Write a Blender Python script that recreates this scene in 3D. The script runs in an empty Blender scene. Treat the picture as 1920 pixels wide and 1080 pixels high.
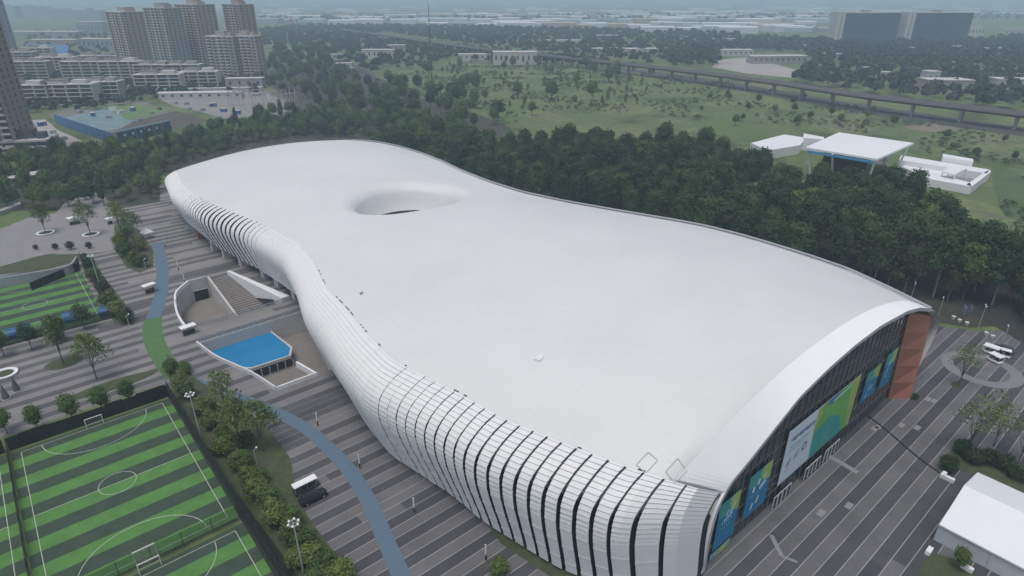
import bpy, bmesh, math, random
import numpy as np
from mathutils import Vector, Matrix, noise as mnoise
R=math.radians
S=bpy.context.scene; C=S.collection
# ---------------------------------------------------------------- camera (the scene's x axis runs along the glazed end wall, y along the hall)
F=1170.; TH=math.atan(547/F); CH=80.
AX,AY=29.2,67.5; D=(.76383069,.64541666); ANG=math.atan2(D[1],D[0])
def w2l(x,y): x-=AX;y-=AY; return (x*D[0]+y*D[1], -x*D[1]+y*D[0])
cam=bpy.data.cameras.new('camera'); co=bpy.data.objects.new('camera',cam); C.objects.link(co)
cu,cv=w2l(0,0); co.location=(cu,cv,CH); co.rotation_euler=(R(90)-TH,0,-ANG)
cam.lens=F/1920*36; cam.sensor_width=36; cam.clip_end=40000; cam.clip_start=.5; S.camera=co
S.render.resolution_x=1920; S.render.resolution_y=1080
# ---------------------------------------------------------------- world and sun
SUN_EL=R(74); SUN_AZ=R(250)
W=bpy.data.worlds.new('World'); S.world=W; W.use_nodes=True
nt=W.node_tree; sky=nt.nodes.new('ShaderNodeTexSky'); sky.sky_type='NISHITA'; sky.sun_disc=False
sky.sun_elevation=SUN_EL; sky.sun_rotation=SUN_AZ; sky.air_density=1.0; sky.dust_density=3.5; sky.ozone_density=1.0
bg=nt.nodes['Background']; bg.inputs[1].default_value=.135; hs=nt.nodes.new('ShaderNodeHueSaturation'); hs.inputs['Saturation'].default_value=.72; nt.links.new(sky.outputs[0],hs.inputs['Color']); nt.links.new(hs.outputs[0],bg.inputs[0])
sl=bpy.data.lights.new('sun','SUN'); sl.energy=1.45; sl.angle=R(25); sl.color=(1,.96,.9)
so=bpy.data.objects.new('sun',sl); C.objects.link(so)
sd=Vector((math.sin(SUN_AZ)*math.cos(SUN_EL),math.cos(SUN_AZ)*math.cos(SUN_EL),math.sin(SUN_EL)))
so.rotation_euler=sd.to_track_quat('Z','Y').to_euler()
S.view_settings.view_transform='Standard'; S.view_settings.look='None'; S.view_settings.gamma=1; S.view_settings.exposure=-.1
# ---------------------------------------------------------------- helpers
cT,sT=math.cos(TH),math.sin(TH)
def L(px,py,z=0.):
    'ground (or height z) point seen at a photo pixel, in scene axes'
    x=px-960;y=py-540
    r=(x,F*cT-y*sT,-(y*cT+F*sT)); t=(z-CH)/r[2]
    return w2l(r[0]*t,r[1]*t)
def L3(px,py,z=0.): a=L(px,py,z); return (a[0],a[1],z)
def sstep(a,b,x):
    t=min(1,max(0,(x-a)/(b-a))); return t*t*(3-2*t)
def interp(tab,x): return float(np.interp(x,[t[0] for t in tab],[t[1] for t in tab]))
def smooth_tab(tab,x,h):
    return sum(interp(tab,x+k*h)*w for k,w in ((-2,1),(-1,4),(0,6),(1,4),(2,1)))/16
LMK=[('the brick corner',1750,580),('the tilted pavilion roof',1610,280),('the right pavilion wing',1780,330),('the left pavilion wing',1455,266),('the waist of the hall',980,352),
('the far tip of the hall',640,257),('the left end of the hall',310,330),('the radio mast',811,165),('the pale meadow block',965,118),('the substation',480,205),('the blue hoarding',160,250),('the teal wall',275,258),
('the ring benches',130,438),('the flat roofed pavilion',58,338),('the tall tower pair',360,110),('the low tower blocks',455,140),('the planted island',250,460),('the right edge of the hall roof',1400,437),('the near lobe rim',1560,505),
('the left blue office',1612,60),('the right blue office',1742,60),('the dirt yard',1420,130),('the beige viaduct house',1768,165),('the grey curved shed',1455,112),('the far avenue end',560,75),('the bright lawn',1370,242),('the far lobe rim',830,300),
('the roof edge over the grove',1200,380),('the foremost belt trees',1860,500),('the avenue curve',680,150),('the parked black car',588,936),('the near floodlight',562,1040),('the upper floodlight',366,780),('the green path',303,650),('the far pitch corner',185,600),('the island lamp',274,492),('the marquee corner',1800,880),('the strip middle',470,880)]
def PJ(x,y,z=0):
    X=x*D[0]-y*D[1]+AX; Y=x*D[1]+y*D[0]+AY; zz=z-CH; d_=Y*cT-zz*sT
    return 960+F*X/d_,540+F*(-zz*cT-Y*sT)/d_
def near(look,x,y,s=1.,mid=1.):
    px,py=PJ(x,y); nm,a,b=min(LMK,key=lambda l:math.hypot((px-l[1]),(py-l[2])*2)); dx,dy=px-a,(py-b)*2; q=math.hypot(dx,dy)
    hz_='' if abs(dx)<.4*q else ('left of' if dx<0 else 'right of'); vt='' if abs(dy)<.4*q else ('beyond' if dy<0 else 'before')
    rel=' and '.join(t for t in (vt,hz_) if t); dist='just ' if q<55 else ('' if q<130 else 'well ')
    look=look if len(nm.split())<5 else look.replace('slender ','').replace('rounder ','')
    sz='shorter ' if s<mid*.93 else ('taller ' if s>mid*1.09 else 'middling ')
    return '%s%s, %s%s %s'%(sz if s else '',look,dist,rel,nm)
MATS={}
def M(name,rgb,rough=.8,var=.12,scale=.5,metal=0,bump=0,detail=4,rand=0,stretch=None,spec=.5,alpha=1):
    if name in MATS: return MATS[name]
    m=bpy.data.materials.new(name); m.use_nodes=True; n=m.node_tree; b=n.nodes['Principled BSDF']
    b.inputs['Roughness'].default_value=rough; b.inputs['Metallic'].default_value=metal
    b.inputs['Specular IOR Level'].default_value=spec
    b.inputs['Alpha'].default_value=alpha
    tc=n.nodes.new('ShaderNodeTexCoord'); nz=n.nodes.new('ShaderNodeTexNoise')
    nz.inputs['Scale'].default_value=scale; nz.inputs['Detail'].default_value=detail; nz.inputs['Roughness'].default_value=.6
    mp=n.nodes.new('ShaderNodeMapping')
    if stretch: mp.inputs['Scale'].default_value=stretch
    n.links.new(tc.outputs['Object'],mp.inputs[0]); n.links.new(mp.outputs[0],nz.inputs[0])
    mx=n.nodes.new('ShaderNodeMix'); mx.data_type='RGBA'
    mx.inputs[6].default_value=(*[c*(1-var*1.6) for c in rgb],1); mx.inputs[7].default_value=(*[min(1,c*(1+var*1.6)) for c in rgb],1)
    fac=nz.outputs['Fac']
    if rand:
        oi=n.nodes.new('ShaderNodeObjectInfo'); ad=n.nodes.new('ShaderNodeMath'); ad.operation='MULTIPLY_ADD'
        ad.inputs[1].default_value=rand; n.links.new(oi.outputs['Random'],ad.inputs[0])
        s2=n.nodes.new('ShaderNodeMath'); s2.operation='SUBTRACT'; s2.inputs[1].default_value=rand/2; n.links.new(fac,s2.inputs[0])
        n.links.new(s2.outputs[0],ad.inputs[2]); fac=ad.outputs[0]
    n.links.new(fac,mx.inputs[0]); n.links.new(mx.outputs[2],b.inputs['Base Color'])
    if bump:
        bp=n.nodes.new('ShaderNodeBump'); bp.inputs['Distance'].default_value=bump; bp.inputs['Strength'].default_value=.6
        n.links.new(nz.outputs['Fac'],bp.inputs['Height']); n.links.new(bp.outputs[0],b.inputs['Normal'])
    MATS[name]=m; return m
class MB:
    def __init__(s): s.v=[];s.f=[];s.m=[]
    def quad(s,a,b,c,d,m=0): i=len(s.v); s.v+=[a,b,c,d]; s.f.append((i,i+1,i+2,i+3)); s.m.append(m); return s
    def poly(s,pts,m=0): i=len(s.v); s.v+=list(pts); s.f.append(tuple(range(i,i+len(pts)))); s.m.append(m); return s
    def box(s,x0,y0,z0,x1,y1,z1,m=0,rz=0,c=None):
        if c is None: c=(0,0)
        ca,sa=math.cos(rz),math.sin(rz); i=len(s.v)
        for z in (z0,z1):
            for x,y in ((x0,y0),(x1,y0),(x1,y1),(x0,y1)): s.v.append((c[0]+x*ca-y*sa,c[1]+x*sa+y*ca,z))
        for f in ((3,2,1,0),(4,5,6,7),(0,1,5,4),(1,2,6,5),(2,3,7,6),(3,0,4,7)): s.f.append(tuple(i+k for k in f)); s.m.append(m)
        return s
    def prism(s,pts,z0,z1,m=0,mt=None):
        n=len(pts); i=len(s.v)
        s.v+=[(p[0],p[1],z0) for p in pts]+[(p[0],p[1],z1) for p in pts]
        ar=sum(pts[k][0]*pts[(k+1)%n][1]-pts[(k+1)%n][0]*pts[k][1] for k in range(n))
        o=list(range(n))
        if ar<0:o=o[::-1]
        s.f.append(tuple(i+k for k in o[::-1]));s.m.append(m); s.f.append(tuple(i+n+k for k in o));s.m.append(m if mt is None else mt)
        for k in range(n):
            a,b=o[k],o[(k+1)%n]; s.f.append((i+a,i+b,i+n+b,i+n+a)); s.m.append(m)
        return s
    def tube(s,p,q,r0,r1=None,n=8,m=0,cap=True):
        r1=r0 if r1 is None else r1; p=Vector(p);q=Vector(q); ax=(q-p).normalized()
        a=ax.orthogonal().normalized(); b=ax.cross(a); i=len(s.v)
        for c,r in ((p,r0),(q,r1)):
            for k in range(n): t=2*math.pi*k/n; s.v.append(tuple(c+a*r*math.cos(t)+b*r*math.sin(t)))
        for k in range(n): k2=(k+1)%n; s.f.append((i+k,i+k2,i+n+k2,i+n+k)); s.m.append(m)
        if cap: s.f.append(tuple(i+n+k for k in range(n)));s.m.append(m); s.f.append(tuple(i+n-1-k for k in range(n)));s.m.append(m)
        return s
    def lathe(s,prof,n=24,c=(0,0),m=0,sx=1,sy=1,rz=0):
        i=len(s.v); ca,sa=math.cos(rz),math.sin(rz)
        for r,z in prof:
            for k in range(n):
                t=2*math.pi*k/n; x=r*sx*math.cos(t); y=r*sy*math.sin(t); s.v.append((c[0]+x*ca-y*sa,c[1]+x*sa+y*ca,z))
        for j in range(len(prof)-1):
            for k in range(n): k2=(k+1)%n; s.f.append((i+j*n+k,i+j*n+k2,i+(j+1)*n+k2,i+(j+1)*n+k)); s.m.append(m)
        return s
    def build(s,name,mats,parent=None,loc=None,smooth=False,rz=0):
        me=bpy.data.meshes.new(name); me.from_pydata(s.v,[],s.f)
        if not isinstance(mats,(list,tuple)): mats=[mats]
        for m in mats: me.materials.append(m)
        if any(s.m): me.polygons.foreach_set('material_index',s.m)
        if smooth: me.polygons.foreach_set('use_smooth',[True]*len(s.f))
        me.update(); o=bpy.data.objects.new(name,me); C.objects.link(o)
        if parent: o.parent=parent
        if loc: o.location=loc
        if rz: o.rotation_euler=(0,0,rz)
        return o
def tag(o,label=None,cat=None,group=None,kind=None):
    if label:o['label']=label
    if cat:o['category']=cat
    if group:o['group']=group
    if kind:o['kind']=kind
    return o
def empty(name,loc=(0,0,0),rz=0,label=None,cat=None,group=None):
    o=bpy.data.objects.new(name,None); o.empty_display_size=.5; C.objects.link(o); o.location=loc; o.rotation_euler=(0,0,rz)
    return tag(o,label,cat,group)
def dup(root,loc,rz=0,sc=1,label=None,group=None):
    r=root.copy(); C.objects.link(r); r.location=loc; r.rotation_euler=(0,0,rz); r.scale=(sc,sc,sc) if not isinstance(sc,tuple) else sc
    if label:r['label']=label
    if group:r['group']=group
    for ch in root.children:
        c=ch.copy(); C.objects.link(c); c.parent=r
        for g in ch.children: d=g.copy(); C.objects.link(d); d.parent=c
    return r
def inpoly(x,y,P):
    c=False;n=len(P)
    for i in range(n):
        x1,y1=P[i][0],P[i][1];x2,y2=P[(i+1)%n][0],P[(i+1)%n][1]
        if (y1>y)!=(y2>y) and x<(x2-x1)*(y-y1)/(y2-y1)+x1: c=not c
    return c
def scatter(P,sp,rng,tries=30000,avoid=(),mx=100000):
    xs=[p[0] for p in P];ys=[p[1] for p in P]; out=[]; grid={}
    for _ in range(tries):
        if len(out)>=mx: break
        x=rng.uniform(min(xs),max(xs));y=rng.uniform(min(ys),max(ys))
        if not inpoly(x,y,P) or any(inpoly(x,y,q) for q in avoid): continue
        g=(int(x//sp),int(y//sp)); ok=True
        for a in (-1,0,1):
            for b in (-1,0,1):
                for q in grid.get((g[0]+a,g[1]+b),()):
                    if (q[0]-x)**2+(q[1]-y)**2<sp*sp: ok=False
        if ok: out.append((x,y)); grid.setdefault(g,[]).append((x,y))
    return out
def sheet(name,outer,holes,z,mat,kind='structure'):
    bm=bmesh.new(); es=[]
    for loop in [outer]+holes:
        vs=[bm.verts.new((p[0],p[1],z)) for p in loop]
        for i in range(len(vs)): es.append(bm.edges.new((vs[i],vs[(i+1)%len(vs)])))
    bmesh.ops.triangle_fill(bm,use_beauty=True,edges=es)
    for f in bm.faces:
        if f.normal.z<0:f.normal_flip()
    me=bpy.data.meshes.new(name); bm.to_mesh(me); bm.free(); me.materials.append(mat)
    o=bpy.data.objects.new(name,me); C.objects.link(o); o['kind']=kind; return o
def ribbon(pts,w,z,mb=None,m=0):
    mb=mb or MB(); n=len(pts); l=[]
    for i in range(n):
        a=Vector(pts[max(0,i-1)][:2]);b=Vector(pts[min(n-1,i+1)][:2]); t=(b-a).normalized(); p=Vector(pts[i][:2]); nn=Vector((-t.y,t.x))*w/2
        l.append((p-nn,p+nn))
    for i in range(n-1):
        a,b=l[i];c,d=l[i+1]; mb.quad((a.x,a.y,z),(c.x,c.y,z),(d.x,d.y,z),(b.x,b.y,z),m)
    return mb
def curve(pts,n=8):
    out=[]; P=[pts[0]]+list(pts)+[pts[-1]]
    for i in range(1,len(P)-2):
        for k in range(n):
            t=k/n; out.append(tuple(.5*((2*P[i][j])+(-P[i-1][j]+P[i+1][j])*t+(2*P[i-1][j]-5*P[i][j]+4*P[i+1][j]-P[i+2][j])*t*t+(-P[i-1][j]+3*P[i][j]-3*P[i+1][j]+P[i+2][j])*t**3) for j in range(2)))
    out.append(tuple(pts[-1][:2])); return out
rng=random.Random(7)
white=M('white_paint',(.78,.79,.80),.45,.03,.3); offw=M('offwhite',(.62,.63,.64),.6,.06,.5)
steel=M('steel_grey',(.35,.36,.38),.45,.08,2); dark=M('dark_metal',(.045,.047,.05),.5,.2,1)
concrete=M('concrete',(.33,.32,.31),.85,.12,.25,bump=.02); palec=M('pale_concrete',(.5,.49,.48),.8,.1,.3)
black=M('black_rubber',(.015,.015,.017),.6,.2,2); glassd=M('dark_glass',(.018,.024,.03),.12,.2,1)
# ================================================================ GROUND
def plaza_mat():
    m=bpy.data.materials.new('plaza_stripes'); m.use_nodes=True; n=m.node_tree; N=n.nodes; K=n.links; b=N['Principled BSDF']; b.inputs['Roughness'].default_value=.75
    def mt(op,a,bb=None,c=None):
        x=N.new('ShaderNodeMath'); x.operation=op
        for i,s in enumerate((a,bb,c)):
            if s is None: continue
            if isinstance(s,(int,float)): x.inputs[i].default_value=s
            else: K.new(s,x.inputs[i])
        return x.outputs[0]
    tc=N.new('ShaderNodeTexCoord'); sp=N.new('ShaderNodeSeparateXYZ'); K.new(tc.outputs['Object'],sp.inputs[0])
    v=mt('DIVIDE',sp.outputs[1],2.15); row=mt('FLOOR',v); fr=mt('FRACT',v)
    wn=N.new('ShaderNodeTexWhiteNoise'); wn.noise_dimensions='1D'; K.new(row,wn.inputs['W'])
    us=mt('ADD',mt('DIVIDE',sp.outputs[0],34.),mt('MULTIPLY',wn.outputs['Value'],7.)); seg=mt('FLOOR',us)
    cb=N.new('ShaderNodeCombineXYZ'); K.new(row,cb.inputs[0]); K.new(seg,cb.inputs[1])
    w2=N.new('ShaderNodeTexWhiteNoise'); K.new(cb.outputs[0],w2.inputs['Vector'])
    par=mt('MODULO',mt('ADD',row,400.),2.); flip=mt('GREATER_THAN',w2.outputs['Value'],.87)
    tone=mt('ABSOLUTE',mt('SUBTRACT',par,flip))
    w3=N.new('ShaderNodeTexWhiteNoise'); w3.noise_dimensions='4D'; w3.inputs['W'].default_value=3.3; K.new(cb.outputs[0],w3.inputs['Vector'])
    tone=mt('MULTIPLY_ADD',w3.outputs['Value'],.22,mt('MULTIPLY',tone,.8))
    left=N.new('ShaderNodeMapRange'); left.inputs[1].default_value=40; left.inputs[2].default_value=150; K.new(sp.outputs[1],left.inputs[0])
    mx=N.new('ShaderNodeMix'); mx.data_type='RGBA'; mx.inputs[6].default_value=(.052,.053,.06,1); mx.inputs[7].default_value=(.135,.132,.137,1); K.new(tone,mx.inputs[0])
    mxl=N.new('ShaderNodeMix'); mxl.data_type='RGBA'; mxl.inputs[6].default_value=(.085,.084,.088,1); mxl.inputs[7].default_value=(.24,.228,.222,1); K.new(tone,mxl.inputs[0])
    mm=N.new('ShaderNodeMix'); mm.data_type='RGBA'; K.new(left.outputs[0],mm.inputs[0]); K.new(mx.outputs[2],mm.inputs[6]); K.new(mxl.outputs[2],mm.inputs[7])
    line=mt('LESS_THAN',fr,.055)
    l1=N.new('ShaderNodeMix'); l1.data_type='RGBA'; l1.inputs[7].default_value=(.33,.33,.34,1); K.new(mt('MULTIPLY',line,mt('SUBTRACT',.95,mt('MULTIPLY',left.outputs[0],.75))),l1.inputs[0]); K.new(mm.outputs[2],l1.inputs[6])
    nz=N.new('ShaderNodeTexNoise'); nz.inputs['Scale'].default_value=.12; nz.inputs['Detail'].default_value=8; nz.inputs['Roughness'].default_value=.65; K.new(tc.outputs['Object'],nz.inputs[0])
    rp=N.new('ShaderNodeMapRange'); rp.inputs[1].default_value=.3; rp.inputs[2].default_value=.7; rp.inputs[3].default_value=.8; rp.inputs[4].default_value=1.18; K.new(nz.outputs[0],rp.inputs[0])
    sc=N.new('ShaderNodeVectorMath'); sc.operation='SCALE'; K.new(l1.outputs[2],sc.inputs[0]); K.new(rp.outputs[0],sc.inputs['Scale'])
    K.new(sc.outputs[0],b.inputs['Base Color']); return m
def field_mat():
    m=bpy.data.materials.new('fields'); m.use_nodes=True; n=m.node_tree; N=n.nodes; K=n.links; b=N['Principled BSDF']; b.inputs['Roughness'].default_value=.95
    tc=N.new('ShaderNodeTexCoord'); out=None
    a=N.new('ShaderNodeTexNoise'); a.inputs['Scale'].default_value=.022; a.inputs['Detail'].default_value=9; a.inputs['Roughness'].default_value=.68; K.new(tc.outputs['Object'],a.inputs[0])
    r=N.new('ShaderNodeValToRGB'); e=r.color_ramp.elements; e[0].position=.3;e[0].color=(.035,.055,.02,1); e[1].position=.72;e[1].color=(.17,.145,.095,1)
    for p,c in ((.42,(.065,.095,.032,1)),(.47,(.11,.155,.048,1)),(.52,(.085,.125,.045,1)),(.57,(.155,.195,.07,1)),(.62,(.105,.12,.065,1)),(.66,(.16,.165,.10,1))): x=e.new(p); x.color=c
    K.new(a.outputs[0],r.inputs[0]); K.new(r.outputs[0],b.inputs['Base Color'])
    return m
plaza_m=plaza_mat(); field_m=field_mat()
PIT1=[(-29.3,163.7),(-34,158),(-36.3,150),(-37.6,142),(-38,133.4),(-11,133.4),(-17.7,164.3),(-24.2,164.4)]
PIT2=[(-38,123.8),(-36.6,114),(-34.2,106.2),(-32.2,100),(-30.5,90.8),(-16.5,90.8),(-9.5,123.8)]
NA=64; BIG=[(11500*math.cos(2*math.pi*k/NA),11500*math.sin(2*math.pi*k/NA)) for k in range(NA)]
sheet('ground',BIG,[PIT1,PIT2],-.06,field_m)
PLZ=[(-50.2,-60),(150,-60),(140,-14),(121,-2),(112,14),(104,60),(97,130),(100,190),(60,280),(30,292),(-30,290),(-45,262),(-62,246),(-100,250),(-140,215),(-140,110),(-50.2,110)]
sheet('plaza_paving',PLZ,[PIT1,PIT2],0,plaza_m)
# coloured running path
blue_p=M('blue_path',(.095,.15,.205),.7,.1,.4); green_p=M('green_path',(.075,.16,.055),.85,.15,.6)
def path(name,pix,w,mat,z=.02):
    o=ribbon(curve([L(*p) for p in pix],10),w,z).build(name,mat); tag(o,kind='structure'); return o
path('running_path',[(293,455),(304,500),(302,550),(287,597)],3.6,blue_p)
path('running_path',[(287,597),(287,632),(303,668),(330,705)],4.6,green_p,.024)
path('running_path',[(330,700),(400,730),(480,757),(560,795),(612,836),(657,885),(694,945),(722,1010),(755,1085),(790,1160)],2.75,blue_p)
# pale paved yard upper left, round kerb turnaround, tactile strips
grey_p=M('grey_paving',(.24,.23,.23),.85,.1,.2)
o=MB().poly([(*L(*p),.03) for p in [(0,430),(60,405),(105,400),(150,345),(180,345),(215,395),(215,440),(212,470),(150,478),(90,475),(0,500)]]).build('entrance_yard',grey_p); tag(o,kind='structure')
o=MB().poly([(*L(*p),.06) for p in [(0,500),(85,478),(160,476),(150,488),(90,505),(0,515)]]).build('verge',M('verge_grass',(.06,.075,.035),.9,.35,.6)); tag(o,kind='structure')
kb=M('kerb_grey',(.2,.2,.205),.8,.1,.5); asp=M('asphalt',(.05,.05,.054),.85,.18,.3)
tc_=L(1840,692); o=MB().lathe([(8.2,.045),(8.2,.05),(5.6,.05)],48,tc_).build('turning_circle',kb); tag(o,kind='structure')
mb=MB()
for w,pts in ((.7,[(1446,1003),(1466,1043)]),(.45,[(1466,1043),(1495,1054)]),(1.1,[(1555,855),(1608,886)])): ribbon([L(*p) for p in pts],w,.014,mb)
for px,py in ((1592,948),(1540,962),(1690,797),(1720,802),(1640,803),(1752,752),(1740,748),(1648,800)):
    c=L(px,py); mb.box(-.9,-.5,.008,.9,.5,.013,c=c)
tag(mb.build('tactile_paving',M('tactile',(.24,.24,.25),.8,.1,1)),kind='structure')
# ================================================================ THE HALL
AR=[(0,1),(.1,8.7),(.7,12),(1.3,13.6),(3.2,16),(7,17.3),(12.4,19.6),(20.4,23.0),(28.8,24.5),(38.1,25.4),(48.9,25.5),(62,24.1),(70,22.2),(76.1,20.0),(80,18.3),(82.3,16.6),(83,14),(82.5,9),(81,4),(79.6,0.5)]
ZS=[]   # seam of the left flank: (v,u,z)
for px,py,z in [(1352,925,16.3),(1310,917,18.6),(1220,892,20),(1100,848,20.5),(950,789,20.5),(860,738,20.5),(740,678,20.5),(690,630,20.4),(650,580,20.1),(610,538,19.7),(590,495,19.2),(560,457,18.7),(520,435,18.3),(480,415,18),(400,384,17.8),(345,350,17),(325,316,16)]:
    u,v=L(px,py,z); ZS.append((v,u,z))
ZS[0]=(-.01,.4,16.3)
ZS=[z for i,z in enumerate(ZS)]; ZS.sort()
VM=272.
LT=[(v,u) for v,u,z in ZS if v<244]+[(246,-9),(252,-3),(258,5),(264,16),(268.5,28),(271,38),(VM,45)]
LZ=[(v,z) for v,u,z in ZS if v<244]+[(246,15.8),(272,14)]
RT=[(0,77),(8,79.5),(18,82),(30,83.5),(48,84),(65,82),(85,77.5),(105,73.5),(125,71.5),(145,72),(165,74.5),(185,78.5),(205,81),(225,81.5),(240,79.5),(252,74.5),(261,67),(267,59),(270.5,51),(VM,45)]
RZ=[(0,20),(20,21.2),(60,21.2),(100,19.6),(125,18.5),(150,18),(200,17),(250,16),(272,14)]
AM=[(0,7.5),(15,7.3),(45,7.2),(75,6.6),(95,6.1),(110,5.3),(124,3.7),(140,2.6),(160,3),(185,5),(210,6),(235,5),(255,3.2),(266,1.6),(272,0)]
uL=lambda v: smooth_tab(LT,v,1.5) if 3<v<262 else interp(LT,v)
uR=lambda v: smooth_tab(RT,v,4) if 10<v<255 else interp(RT,v)
zL=lambda v: smooth_tab(LZ,v,3) if 8<v<262 else interp(LZ,v)
zR=lambda v: interp(RZ,v)
HC=(34.5,138.5); HR=17.
def zroof(u,v,fun=True):
    a,b=uL(v),uR(v); w=(u-a)/max(.01,b-a)*2-1; t=(w+1)/2
    z=zL(v)*(1-t)+zR(v)*t+smooth_tab(AM,v,5)*(1-abs(w)**2.1)
    if fun:
        r=math.hypot(u-HC[0],v-HC[1]); s=max(0,(22-r)/(22-HR)); z-=2.0*min(s,1.5)**2.0
    return z
hall=empty('sports_hall',(36,120,0),0,'huge white peanut-shaped sports hall with ribbed skin and a round funnel in its roof','sports hall')
def hb(mb,name,mats,smooth=False,parent=None):
    p=parent or hall; mb.v=[(a-36,b-120,c) for a,b,c in mb.v]
    o=mb.build(name,mats,p,smooth=smooth); return o
def roofw():
    m=M('roof_membrane',(.665,.675,.665),.5,.025,.06,detail=8,spec=.4); n=m.node_tree; b=n.nodes['Principled BSDF']
    tc=n.nodes.new('ShaderNodeTexCoord'); br=n.nodes.new('ShaderNodeTexBrick'); br.inputs['Scale'].default_value=1; br.inputs['Brick Width'].default_value=6; br.inputs['Row Height'].default_value=1.5; br.inputs['Mortar Size'].default_value=.035; br.inputs['Mortar Smooth'].default_value=.4
    src=b.inputs['Base Color'].links[0].from_socket
    mx=n.nodes.new('ShaderNodeMix'); mx.data_type='RGBA'; mx.inputs[7].default_value=(.61,.62,.61,1)
    rt=n.nodes.new('ShaderNodeMapping'); rt.inputs['Rotation'].default_value=(0,0,R(90)); n.links.new(tc.outputs['Object'],rt.inputs[0]); n.links.new(rt.outputs[0],br.inputs[0])
    n.links.new(br.outputs['Fac'],mx.inputs[0]); n.links.new(src,mx.inputs[6])
    nz=n.nodes.new('ShaderNodeTexNoise'); nz.inputs['Scale'].default_value=.035; nz.inputs['Detail'].default_value=10; nz.inputs['Roughness'].default_value=.7; n.links.new(tc.outputs['Object'],nz.inputs[0])
    mr=n.nodes.new('ShaderNodeMapRange'); mr.inputs[1].default_value=.35; mr.inputs[2].default_value=.7; mr.inputs[3].default_value=1.02; mr.inputs[4].default_value=.93; n.links.new(nz.outputs[0],mr.inputs[0])
    sc=n.nodes.new('ShaderNodeVectorMath'); sc.operation='SCALE'; n.links.new(mx.outputs[2],sc.inputs[0]); n.links.new(mr.outputs[0],sc.inputs['Scale']); n.links.new(sc.outputs[0],b.inputs['Base Color']); return m
roof_m=roofw(); fin_m=M('fin_white',(.74,.74,.74),.8,.05,.8,detail=6,spec=.25); lip_m=M('lip_white',(.84,.84,.84),.7,.03,.25,detail=6,spec=.3)
vs_=[0.,1.2,2.4]+list(np.arange(3.5,250,1.0))+[250+20.5*math.sin(t) for t in np.linspace(0,math.pi/2,22)]+[VM-.2]
NW=96
mb=MB(); idx={}
for j,v in enumerate(vs_):
    a,b=uL(v),uR(v)
    for i in range(NW+1):
        w=-math.cos(math.pi*i/NW)*.25+(2*i/NW-1)*.75; u=a+(b-a)*(w+1)/2
        r=math.hypot(u-HC[0],v-HC[1]); vv=v
        if abs(r-HR)<.62 or (r<HR and r>HR-1.0): k=HR/r; u=HC[0]+(u-HC[0])*k; vv=HC[1]+(v-HC[1])*k
        zr=zroof(u,vv)
        if vv<3.7: fz=vv/3.7; zr=min(zr,(1-fz)*(interp(AR[:16],u)+.55)+fz*zr)
        idx[j,i]=len(mb.v); mb.v.append((u,vv,zr))
for j in range(len(vs_)-1):
    for i in range(NW):
        q=[idx[j,i],idx[j,i+1],idx[j+1,i+1],idx[j+1,i]]
        cx=sum(mb.v[k][0] for k in q)/4-HC[0]; cy=sum(mb.v[k][1] for k in q)/4-HC[1]
        if math.hypot(cx,cy)<HR-.02: continue
        mb.f.append(tuple(q)); mb.m.append(0)
ro=hb(mb,'roof',roof_m,True)
# funnel
mb=MB(); n=96; prof=[(HR+1.2,'r'),(HR,None),(16.5,-.9),(16.0,-2.0),(15.5,-3.1),(14.9,-4.4),(13.8,-6)]
z0s=[]
i0=0
rows=[]
for r,dz in prof:
    row=[]
    for k in range(n):
        t=2*math.pi*k/n; u=HC[0]+r*math.cos(t); v=HC[1]+r*math.sin(t)
        zt=zroof(HC[0]+HR*math.cos(t),HC[1]+HR*math.sin(t)); f=0 if dz is None or dz=='r' else (-dz/6)
        z=zt*(1-f)+12.2*f
        if dz=='r': z=zroof(u,v)+.03
        if dz is None: z+=.03
        row.append(len(mb.v)); mb.v.append((u,v,z))
    rows.append(row)
for a,b in zip(rows,rows[1:]):
    for k in range(n): mb.f.append((a[k],a[(k+1)%n],b[(k+1)%n],b[k])); mb.m.append(0)
fu=hb(mb,'roof_funnel',roof_m,True)
o=MB().lathe([(13.85,12.3),(13.85,11.5),(13.2,11.5)],96,(HC[0]-36,HC[1]-120)).build('gutter',dark,fu)
o=MB().lathe([(13.2,11.55),(12.4,10.9),(11.2,10.2),(9.6,9.7)],96,(HC[0]-36,HC[1]-120)).build('inner_ring',roof_m,fu,smooth=True)
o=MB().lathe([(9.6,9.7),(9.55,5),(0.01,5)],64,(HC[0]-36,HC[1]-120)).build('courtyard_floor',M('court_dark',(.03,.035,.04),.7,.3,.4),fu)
# front lip
def resample(P,n):
    P=np.array(P); s=np.r_[0,np.cumsum(np.hypot(*np.diff(P,axis=0).T))]; t=np.linspace(0,s[-1],n)
    X=np.interp(t,s,P[:,0]);Y=np.interp(t,s,P[:,1])
    for _ in range(6): X[1:-1]=(X[:-2]+2*X[1:-1]+X[2:])/4; Y[1:-1]=(Y[:-2]+2*Y[1:-1]+Y[2:])/4
    return list(zip(X,Y))
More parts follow.
